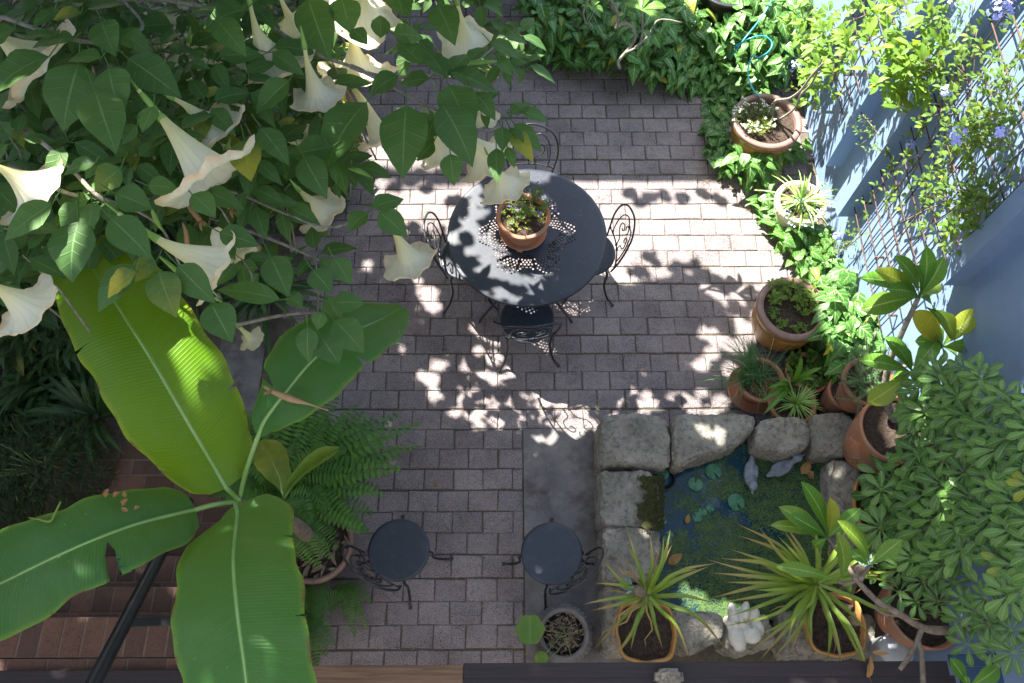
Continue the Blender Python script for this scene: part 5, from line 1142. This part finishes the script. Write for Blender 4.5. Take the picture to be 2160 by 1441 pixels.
m1 = [(1520, 1178, .9, .9), (1498, 1208, .8, 1), (1530, 1228, .8, .6), (1555, 1105, .95, .9), (1560, 1130, .95, 1), (1600, 1110, 1.0, .9), (1545, 1160, .9, .4), (1490, 1180, .8, .9), (1525, 1270, .7, .7), (1500, 1262, .6, 1), (1525, 1322, .6, .3), (1570, 1385, .6, .8), (1605, 1390, .6, .8), (1630, 1390, .55, .5), (1655, 1330, .6, .4), (1665, 1385, .5, .9), (1700, 1360, .6, .1), (1780, 1430, .9, .8), (1838, 1440, 1.0, .5), (1830, 1420, .9, .2), (1840, 1350, .7, .6), (1900, 1204, .9, .1), (1890, 1230, .9, .1), (1870, 1150, 1.0, .1), (1850, 1130, 1.0, .1), (1720, 1100, 1.05, 0), (1710, 1140, 1.0, 0), (1770, 1120, 1.05, 0), (1655, 1120, 1.05, .8), (1640, 1130, 1.0, .3), (1605, 1190, .9, .2), (1950, 1310, .8, .2), (1540, 1300, .7, 0), (1600, 1340, .7, .1), (1675, 1300, .8, 0), (1640, 1350, .65, .2), (1745, 1400, .8, .1), (1590, 1245, .9, 0)]
for k in range(6): a = U(0, 6.283); r = U(110, 200); m1.append((1725 + r * math.cos(a), 1235 + r * .8 * math.sin(a), U(.7, 1.0), U(0, 1)))
pineapple((1725, 1232), .82, m1, 'larger sprawling pineapple plant overhanging the pond in front of the white statue', ((1800, 1220), (1836, 1175), 1.0), .029)
# tyre planter leaf
th = thing('nasturtium', c, 'round-leaved nasturtium trailing out of the ribbed planter', 'plant'); cc = P(1190, 1336, .27); m = MB(); s = MB()
for (px, py, r, z) in ((1118, 1328, 30, .5), (1142, 1388, 14, .3)):
    q = P(px, py, z); rr = r * m_px(px, py, z); ci = m.vert(q - Vector((0, 0, .008)), (.5, .1), (.8, .1, 0)); ring = [m.vert(q + Vector((rr * (1 + .06 * math.cos(6 * a)) * math.cos(a), rr * (1 + .06 * math.cos(6 * a)) * math.sin(a), .008 * math.sin(a * 3))), (.5 + .3 * math.cos(a), .9), (.8, .1, 0)) for k in range(30) for a in (k / 30 * 6.283,)]
    for i in range(30): m.face((ci, ring[i], ring[(i + 1) % 30]))
    s.tube(spline([cc + Vector((U(-.02, .05), U(-.05, .02), -.04)), q.lerp(cc, .4) + Vector((0, 0, .03)), q - Vector((0, 0, .01))], 10), .0022, 5)
for q in (((1205, 1385), (1190, 1330)), ((1160, 1390), (1215, 1330)), ((1180, 1345), (1235, 1325))): s.tube([P(*q[0], .27), P(*q[1], .3)], .002, 5)
m.build('leaves', MT['fern'], th); s.build('stalks', MT['stem'], th)
# schefflera
def rosette(m, c, L, nl=9, tilt=(0, 0), t0=.6):
    nz = Vector((tilt[0], tilt[1], 1)).normalized(); x = nz.orthogonal().normalized(); y = nz.cross(x); a0 = rnd() * 6; tv = U(-.4, .2); yv = U(.1, .5) if rnd() < .02 else 0
    for k in range(nl):
        a = a0 + k * 6.283 / nl + U(-.12, .12); d = (x * math.cos(a) + y * math.sin(a) - nz * U(.05, .35)).normalized(); b = c + d * L * .12; l = L * U(.8, 1.1)
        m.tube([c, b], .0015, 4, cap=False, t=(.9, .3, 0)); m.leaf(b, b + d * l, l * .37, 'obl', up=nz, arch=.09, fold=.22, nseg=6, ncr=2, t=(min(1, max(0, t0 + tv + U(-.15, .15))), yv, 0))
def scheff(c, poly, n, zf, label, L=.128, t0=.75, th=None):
    th = th or thing('umbrella_plant', c, label, 'shrub'); m = MB(); s = MB(); xs = [p[0] for p in poly]; ys = [p[1] for p in poly]; k = 0; placed = []; tries = 0
    while k < n and tries < 20000:
        tries += 1; px, py = U(min(xs), max(xs)), U(min(ys), max(ys))
        if not inpoly(px, py, poly): continue
        if any(math.hypot(px - a, py - b) < (92 if t0 > .65 else 70 if t0 > .4 else 48) - tries * .0008 for a, b in placed): continue
        placed.append((px, py)); z = zf(px, py) + U(-.1, .1); q = P(px, py, z); k += 1
        far = q.x > WX - .35
        if far: q = PX(px, py, WX - .35)
        tl = ((-.85 if far else -.4) + U(-.2, .2), -.15 + U(-.2, .2)); rosette(m, q, L * (H - q.z) / 4.35 * U(.8, 1.15), random.randint(7, 10), tl, t0)
        if k % 2 == 0: s.tube(spline([c, c.lerp(q, .5) + Vector((U(-.05, .05), U(-.05, .05), .1)), q], 8), [.008, .005, .003], 5)
    m.build('foliage', MT['scheff'], th); s.build('stems', MT['stem'], th); return th
sp_ = [(1930, 850), (1935, 815), (1980, 775), (2060, 780), (2110, 830), (2180, 840), (2190, 1230), (2130, 1260), (2100, 1180), (2060, 1130), (2000, 1190), (1930, 1180), (1860, 1130), (1850, 1060), (1860, 1000), (1910, 960), (1925, 900)]
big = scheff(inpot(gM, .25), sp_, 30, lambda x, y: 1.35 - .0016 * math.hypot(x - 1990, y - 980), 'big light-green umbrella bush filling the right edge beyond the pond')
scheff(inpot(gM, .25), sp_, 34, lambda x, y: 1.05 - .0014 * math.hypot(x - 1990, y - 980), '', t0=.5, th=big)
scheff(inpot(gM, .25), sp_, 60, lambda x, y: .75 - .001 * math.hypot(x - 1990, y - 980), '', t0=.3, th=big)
sp2 = [(1850, 1140), (1900, 1200), (1960, 1190), (2010, 1220), (2060, 1250), (2130, 1270), (2140, 1380), (2060, 1390), (2010, 1330), (1990, 1280), (1930, 1270), (1880, 1240), (1845, 1190)]
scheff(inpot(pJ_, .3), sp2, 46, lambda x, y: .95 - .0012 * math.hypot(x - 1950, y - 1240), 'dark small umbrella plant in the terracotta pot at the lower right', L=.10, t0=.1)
# ================================================================== CLIMBERS ON THE WALL
def climber(label, name, stems, n, L, matl, spread, fl=(), wr=.5, prof='ell', off=(.03, .22), smat='bark', stub=0):
    th = thing(name, P(*stems[0][0][:2], 0), label, 'climber'); m = MB(); s = MB()
    lines = []
    for st in stems:
        pts = spline([PX(px, py, WX - o) for px, py, o in st], 24); s.tube(pts, [.006, .004, .002], 5); lines.append(pts)
    for k in range(n):
        l_ = random.choice(lines); p = random.choice(l_[len(l_) // 4:]); q = p + Vector((-U(*off) + .05, random.gauss(0, spread), random.gauss(0, spread)))
        q.x = min(q.x, WX - .02); e = q + Vector((U(-.05, .02), U(-.05, .05), U(-.03, .06)))
        if k % 3 == 0: s.tube([p, q.lerp(p, .5) + Vector((0, 0, .01)), q], .0014, 4)
        for j in range(random.randint(3, 6)):
            a = Vector((U(-1, .4), U(-1, 1), U(-.6, .9))).normalized(); b = q + a * .012; l = L * U(.5, 1.2); m.leaf(b, b + a * l, l * wr, prof, nseg=3, ncr=1, t=(rnd(), U(0, .8) if rnd() < .06 else 0, 0), arch=.08)
    m.build('foliage', matl, th); s.build('stems', MT[smat], th)
    for (px, py, r, o) in fl:
        c = PX(px, py, WX - o); rr = r * c.length and r * (Vector((0, 0, H)) - c).length / FPX; g_ = MB()
        for k in range(int(16 + r)):
            v = Vector((U(-1, 1), U(-1, 1), U(-.2, 1))).normalized() * rr * U(.75, 1); flv(g_, c + v, v.normalized(), .012)
        for k in range(10):
            v = Vector((U(-1, 1), U(-1, 1), U(-.2, 1))).normalized() * rr * .8; g_.tube([c, c + v], .001, 4)
        g_.build('flower_cluster', MT['bluefl'], th)
    return th
def flv(m, p, nz, r):
    x = nz.orthogonal().normalized(); y = nz.cross(x)
    for k in range(5):
        a = k * 1.2566; d = x * math.cos(a) + y * math.sin(a); m.leaf(p, p + d * r, r * .9, 'petal', up=nz, nseg=2, ncr=1, arch=.05)
climber('blue-flowered plumbago sprawling over the nearer wall trellis', 'plumbago',
 [[(1800, 560, .05), (1850, 470, .06), (1905, 400, .08), (1960, 300, .1), (2000, 200, .12), (2030, 100, .15), (2060, 0, .15)],
  [(1830, 600, .05), (1900, 500, .06), (1980, 400, .08), (2040, 330, .1), (2090, 250, .12), (2130, 150, .12), (2160, 60, .12)],
  [(1900, 470, .06), (1990, 430, .08), (2060, 440, .1), (2110, 400, .1), (2160, 300, .1)],
  [(1960, 430, .06), (2000, 370, .1), (2030, 270, .2), (2050, 180, .2), (2060, 60, .2)],
  [(2000, 350, .1), (2050, 300, .15), (2100, 300, .15), (2170, 250, .15)],
  [(2080, 330, .15), (2110, 260, .15), (2130, 180, .15)],
  [(2040, 400, .1), (2080, 420, .12), (2060, 460, .14), (2020, 480, .1)],
  [(1990, 260, .1), (1980, 180, .12), (1990, 100, .12), (2020, 30, .12)]],
 430, .046, MT['plumb'], .07, [(2110, 28, 28, .4), (2018, 290, 22, .42), (1890, 25, 16, .35), (1995, 195, 13, .35), (2110, 280, 12, .35), (1920, 305, 10, .1), (2035, 440, 7, .1), (1868, 20, 12, .15), (2015, 8, 20, .15), (1765, 500, 10, .05), (1985, 480, 6, .06), (2085, 110, 8, .1)])
climber('vigorous yellow-green vine arching over the far trellis from the glazed pot', 'leafy_vine',
 [[(1700, 190, .12), (1740, 120, .15), (1780, 60, .18), (1820, -20, .2)], [(1720, 150, .15), (1800, 110, .2), (1870, 70, .25), (1960, 40, .25)], [(1760, 60, .15), (1860, 20, .2), (1960, 0, .2)], [(1830, 60, .2), (1900, 110, .22), (1960, 130, .22), (1990, 150, .2)], [(1700, 230, .1), (1720, 200, .12), (1760, 160, .14), (1740, 60, .15)], [(1780, 200, .1), (1760, 150, .14), (1720, 60, .16), (1710, 0, .2)], [(1930, 110, .2), (1940, 150, .18), (1950, 190, .15)]],
 215, .095, MT['bright'], .085, [(1680, 142, 18, .32)], .42, 'ell', (.05, .25))
climber('thin creeper trailing down the wall beside the seedling pot', 'creeper', [[(1770, 600, .05), (1740, 540, .06), (1745, 480, .08)], [(1810, 230, .1), (1850, 280, .1), (1880, 330, .08)], [(1800, 640, .06), (1760, 620, .1), (1700, 640, .2)], [(1730, 560, .1), (1790, 520, .06), (1830, 480, .05)]], 110, .03, MT['plumb'], .04, [(1764, 500, 9, .08)])
m = MB(); m.tube(spline([P(1628, 250, .38), P(1634, 215, .55), P(1665, 208, .8), P(1690, 190, 1.0), P(1712, 160, 1.2), P(1740, 130, 1.4)], 22), [.013, .011, .008], 8); m.tube(spline([P(1640, 255, .38), P(1675, 230, .6), P(1690, 200, .9), P(1715, 172, 1.15), P(1735, 120, 1.4)], 22), [.010, .009, .007], 8)
tag(m.build('vine_stem', MT['palebark']), 'pale twisted vine stem rising from the glazed pot by the hose', 'stem')
# ================================================================== ADDED SHADE TREE (beyond the frame, crown shaped for its shadows)
def S(p): return (p.x - SUNH[0] * p.z, p.y - SUNH[1] * p.z)   # where the shadow of p lands on the ground
def Sg(px, py, z=0): return S(P(px, py, z))
# openings in the crown, as ground shadow coordinates
lit_poly = [[Sg(*q) for q in pl] for pl in (
  [(950, 397), (1235, 365), (1240, 397), (1600, 399), (1640, 430), (1760, 430), (1830, 560), (1830, 660), (1700, 700), (1640, 640), (1590, 600), (1560, 690), (1530, 640), (1480, 600), (1440, 560), (1380, 590), (1290, 600), (1230, 600), (1000, 560), (940, 470), (880, 490), (840, 470), (790, 420), (770, 396)],
  [(1500, 360), (1520, 250), (1600, 190), (1700, 190), (1850, 400), (1760, 470), (1640, 420), (1560, 395)],
  [(840, 180), (905, 175), (920, 240), (900, 265), (860, 250)], [(760, 330), (900, 300), (960, 310), (940, 350), (800, 350)])]
lit_poly.append([(2.35, 4.3), (2.6, 2.1), (3.38, 1.6), (3.9, 1.0), (4.6, .95), (7, 3), (7, 8), (2.75, 8), (2.6, 4.8)])
tabdark = []   # leaf shadows thrown on the table top
spots = []
def sp(px, py, rx, ry=None, z=0, a=0):
    x, y = Sg(px, py, z); k = m_px(px, py, z); spots.append((x, y, rx * k * 1.12, (ry or rx) * k, a))
for q in [(875, 595, 14, 10), (900, 622, 22, 18), (915, 648, 14, 10), (845, 648, 10, 9), (875, 650, 9), (845, 590, 10, 7), (1005, 690, 14, 8), (1030, 705, 20, 12), (1045, 720, 10), (860, 738, 14, 9), (875, 712, 10, 6), (893, 765, 16, 12), (920, 770, 22, 10), (895, 790, 12), (910, 800, 14, 12), (915, 830, 10, 14), (845, 798, 10, 6), (865, 800, 7), (830, 770, 12, 7), (990, 760, 9), (1000, 800, 12, 9), (1010, 830, 20, 10), (1030, 850, 22, 12), (1050, 880, 22, 14), (1080, 845, 14), (1100, 860, 14), (1000, 870, 16, 18), (1010, 900, 10), (1120, 830, 18, 12), (1140, 870, 26, 14), (1160, 895, 22, 14), (1185, 870, 18), (1210, 900, 22, 16), (1230, 870, 14), (1235, 940, 14, 20), (1215, 905, 20), (1105, 885, 12), (1060, 800, 10), (1090, 790, 9), (1120, 740, 20, 10), (1145, 720, 20, 16), (1150, 765, 22, 10), (1160, 735, 12), (1180, 790, 14, 8), (1040, 755, 14), (1310, 850, 24, 9), (1330, 830, 12), (1350, 862, 18), (1400, 850, 22, 10), (1430, 840, 22, 12), (1460, 858, 16), (1380, 850, 14), (1365, 835, 10), (1500, 870, 14), (1520, 850, 14), (1300, 880, 10), (1480, 830, 12, 8), (1270, 860, 12), (1560, 880, 12), (1120, 935, 26, 12), (1150, 950, 24, 12), (1180, 970, 26, 12), (1205, 985, 22, 10), (1215, 955, 14), (1235, 1010, 16, 14), (1245, 1045, 12, 14), (1095, 935, 10), (1165, 925, 12), (1470, 890, 10), (1450, 905, 14), (1330, 915, 10), (1100, 905, 12), (1590, 1010, 14, 10), (1565, 1010, 14), (1365, 1150, 9), (1360, 1158, 8), (1050, 860, 10), (1250, 1000, 8), (1350, 790, 12, 5), (1275, 690, 8), (1290, 715, 7), (1490, 700, 20, 14), (1520, 720, 20, 16), (1500, 745, 14), (1550, 730, 22, 14), (1480, 770, 12), (1580, 700, 22, 20), (1600, 650, 30, 26), (1540, 780, 14), (960, 640, 8), (830, 655, 8), (1010, 740, 9), (770, 560, 10), (790, 600, 8), (1470, 1290, 14), (1490, 1300, 16, 8), (1560, 1340, 20, 16), (1545, 1270, 10)]:
    sp(*q[:2], q[2], q[3] if len(q) > 3 else None)
for q in [(1000, 450, 32, 14), (985, 480, 26, 22), (1010, 510, 34, 16), (1050, 540, 26, 14), (1030, 570, 30, 14), (1070, 580, 24, 12), (1100, 590, 22, 12), (1130, 600, 16, 22), (1145, 620, 14, 12), (990, 400, 26, 16), (1010, 425, 20, 10), (960, 500, 12, 16), (1120, 550, 24, 12), (1150, 560, 16, 10), (1050, 610, 12, 6), (1075, 625, 10, 6), (970, 580, 12, 6), (1190, 605, 12, 5), (1210, 612, 10, 5), (1225, 545, 12, 5), (1205, 558, 8, 4), (1255, 515, 10, 7), (1270, 505, 8), (1220, 440, 8, 5), (1150, 372, 12, 5), (1080, 410, 30, 22), (1110, 440, 34, 26), (1090, 470, 20, 14), (1135, 415, 20, 14), (1180, 590, 8, 5), (950, 540, 7, 4), (1120, 495, 12, 6), (1030, 545, 20, 10), (995, 530, 16, 10)]: sp(q[0], q[1], q[2] * .9, (q[3] if len(q) > 3 else q[2]) * .9, .74)
for q in [(1085, 455, 26), (1120, 440, 26), (1135, 400, 22), (1100, 475, 24)]: sp(q[0], q[1], q[2], None, 1.0)
for q in [(290, 640, 18, 9), (350, 700, 16, 10), (330, 715, 14, 8), (300, 670, 14, 9), (360, 745, 16, 9), (415, 780, 16, 9), (260, 715, 16, 8), (430, 830, 10, 5), (375, 760, 14, 8), (200, 590, 10, 6), (225, 640, 12, 7)]: sp(q[0], q[1], q[2], q[3], 2.38)
for q in [(985, 775, 12, 8), (1020, 790, 14, 8), (1045, 800, 12), (965, 830, 10), (985, 850, 14, 9), (1035, 870, 14), (1065, 900, 14, 9), (1110, 900, 14), (1075, 780, 10, 6), (1150, 850, 14), (1195, 850, 12), (1170, 830, 10), (1090, 920, 12), (1140, 915, 14, 8), (960, 870, 10), (1225, 840, 10), (1250, 900, 12)]: sp(q[0], q[1], q[2], q[3] if len(q) > 3 else None)
for q in [(320, 650, 16, 9), (345, 668, 14, 8), (255, 690, 16, 10), (240, 720, 14, 9), (275, 740, 18, 9), (310, 745, 18, 8), (340, 760, 16, 9), (370, 690, 22, 12), (390, 720, 22, 12), (400, 735, 14, 9), (350, 775, 18, 8), (375, 790, 18, 8), (400, 805, 18, 8), (290, 690, 12, 7), (345, 815, 12, 8), (385, 842, 12, 5), (270, 545, 16, 7), (385, 668, 12), (235, 600, 9), (210, 560, 12, 14)]: sp(q[0], q[1], q[2], q[3] if len(q) > 3 else None, 2.38)
for q in [(1475, 900, 13, 6), (1500, 915, 15, 6), (1528, 930, 15, 6), (1350, 1040, 8)]: sp(q[0], q[1], q[2], q[3] if len(q) > 3 else None, .38)
for q in [(60, 120, 16), (150, 380, 14), (300, 60, 14), (330, 200, 10), (480, 60, 14), (120, 500, 12), (250, 460, 10), (540, 300, 12), (880, 120, 12), (980, 220, 12), (1080, 240, 12), (840, 440, 10)]: sp(q[0], q[1], q[2], None, 2.9)
for q in [(640, 250, 18), (700, 160, 14), (760, 90, 16), (560, 180, 10), (590, 330, 12), (420, 300, 14), (500, 430, 10)]: sp(q[0], q[1], q[2], None, 2.4)
for q in [(1730, 1085, 14), (1755, 1100, 12), (1845, 1110, 14), (1690, 1130, 12), (1700, 1210, 14), (1735, 1230, 14), (1640, 1110, 10), (1800, 1230, 12), (1380, 1180, 12), (1400, 1210, 12), (1460, 1210, 12), (1350, 1200, 10)]: sp(q[0], q[1], q[2], None, 1.2)
for q in [(1900, 620, 40), (1950, 560, 40), (2050, 690, 24), (1840, 640, 40), (1870, 760, 30), (2000, 740, 20), (1960, 680, 30)]: sp(q[0], q[1], q[2], None, 1.3)
SPA = np.array(spots)
def inlit(x, y):
    for pl in lit_poly:
        if inpoly(x, y, pl): return True
    return bool((((x - SPA[:, 0]) / SPA[:, 2]) ** 2 + ((y - SPA[:, 1]) / SPA[:, 3]) ** 2 < 1).any())
# leaf shadows that fall inside the bright openings (extra crown leaves)
shade_in = [(Sg(x, y), r) for x, y, r in ((1365, 415, 16), (1350, 425, 10), (1400, 412, 12), (1440, 420, 9), (1500, 415, 14), (1520, 425, 9), (830, 395, 12), (900, 400, 10), (1380, 545, 20), (1350, 570, 22), (1430, 560, 22), (1470, 560, 16), (1560, 650, 22), (1520, 600, 20), (1480, 580, 20), (1590, 640, 12), (1650, 660, 14), (1700, 330, 20), (960, 425, 16), (870, 480, 14), (840, 470, 12), (1330, 410, 8), (1480, 408, 10))]
dark_t = [(Sg(x, y, .74), r) for x, y, r in ((970, 440, 14), (1040, 420, 10), (985, 505, 9), (1060, 500, 14), (1180, 400, 30), (1230, 420, 40), (1200, 480, 50), (1250, 470, 40), (1170, 530, 30), (1240, 580, 26), (1000, 600, 20), (950, 470, 9), (1180, 380, 20), (1030, 470, 12), (1265, 440, 20), (1200, 440, 30))]
tr0 = Vector((-5.6, 7.5, 0))
tree = thing('added_shade_tree', tr0, 'unseen leafy tree added beyond the upper left corner to shade the courtyard', 'tree')  # added shadow caster, its leaves set only where shade is wanted
lv = []; rng = random.Random(11)
def hides(p):            # keep the crown out of the picture
    sx, sy = toscreen(p); return not (-140 < sx < 2300 and -110 < sy < 1560)
def try_leaf(x, y, r, z, force=False):
    p = Vector((x + SUNH[0] * z, y + SUNH[1] * z, z))
    if not hides(p): return False
    if not force:
        for a in (0, 1.05, 2.1, 3.14, 4.19, 5.24):
            if inlit(x + r * .95 * math.cos(a), y + r * .95 * math.sin(a)): return False
        if inlit(x, y): return False
    lv.append((p, r)); return True
N_ = 0
while N_ < 21000:
    N_ += 1
    x, y = rng.uniform(-6.5, 4.8), rng.uniform(-2.2, 7.2); z = rng.uniform(6.0, 8.5) if not (-1.9 < x < 2.4 and .5 < y < 3.9) else rng.uniform(3.4, 4.6)
    if y > 3.9 and x > -.3: continue
    try_leaf(x, y, rng.uniform(.05, .11) if rng.random() < .75 and x > -2.5 else rng.uniform(.09, .15), z)
for N_ in range(16000):
    x, y = rng.uniform(-1.9, 2.4), rng.uniform(.5, 3.9); try_leaf(x, y, rng.uniform(.02, .042), rng.uniform(3.4, 4.5))
for N_ in range(26000):
    i = rng.randrange(len(spots)); x, y = spots[i][0] + rng.gauss(0, .12), spots[i][1] + rng.gauss(0, .12)
    if -1.9 < x < 2.4 and .5 < y < 3.9: try_leaf(x, y, rng.uniform(.012, .02), rng.uniform(3.2, 3.7))
for (x, y), r in shade_in + dark_t:
    for k in range(int(3 + r * .35)):
        rr = r * .0036; a = rng.random() * 6.283; d = rr * math.sqrt(rng.random()); try_leaf(x + d * math.cos(a), y + d * math.sin(a), rng.uniform(.03, .06), rng.uniform(3.4, 4.0), True)
m = MB()
for p, r in lv:
    a = rnd() * 6.283; d = Vector((math.cos(a), math.sin(a), U(-.3, .3))).normalized() * r
    # tilt the leaf roughly face-on to the sun
    up = Vector((SUNH[0], SUNH[1], 1)).normalized(); up = (up + Vector((U(-.35, .35), U(-.35, .35), U(-.2, .2)))).normalized()
    d = (d - up * d.dot(up)); d = d.normalized() * r
    m.leaf(p - d, p + d, r * 1.75, 'ell', up=up, nseg=4, ncr=1, arch=.05)
m.build('crown', MT['under'], tree)
m = MB(); m.tube(spline([tr0, tr0 + Vector((.2, -.2, 2)), tr0 + Vector((.5, -.6, 3.8)), tr0 + Vector((1.0, -1.5, 5.0))], 12), [.2, .16, .12, .07], 14)
m.build('trunk', MT['trunk'], tree)
print('crown leaves', len(lv))
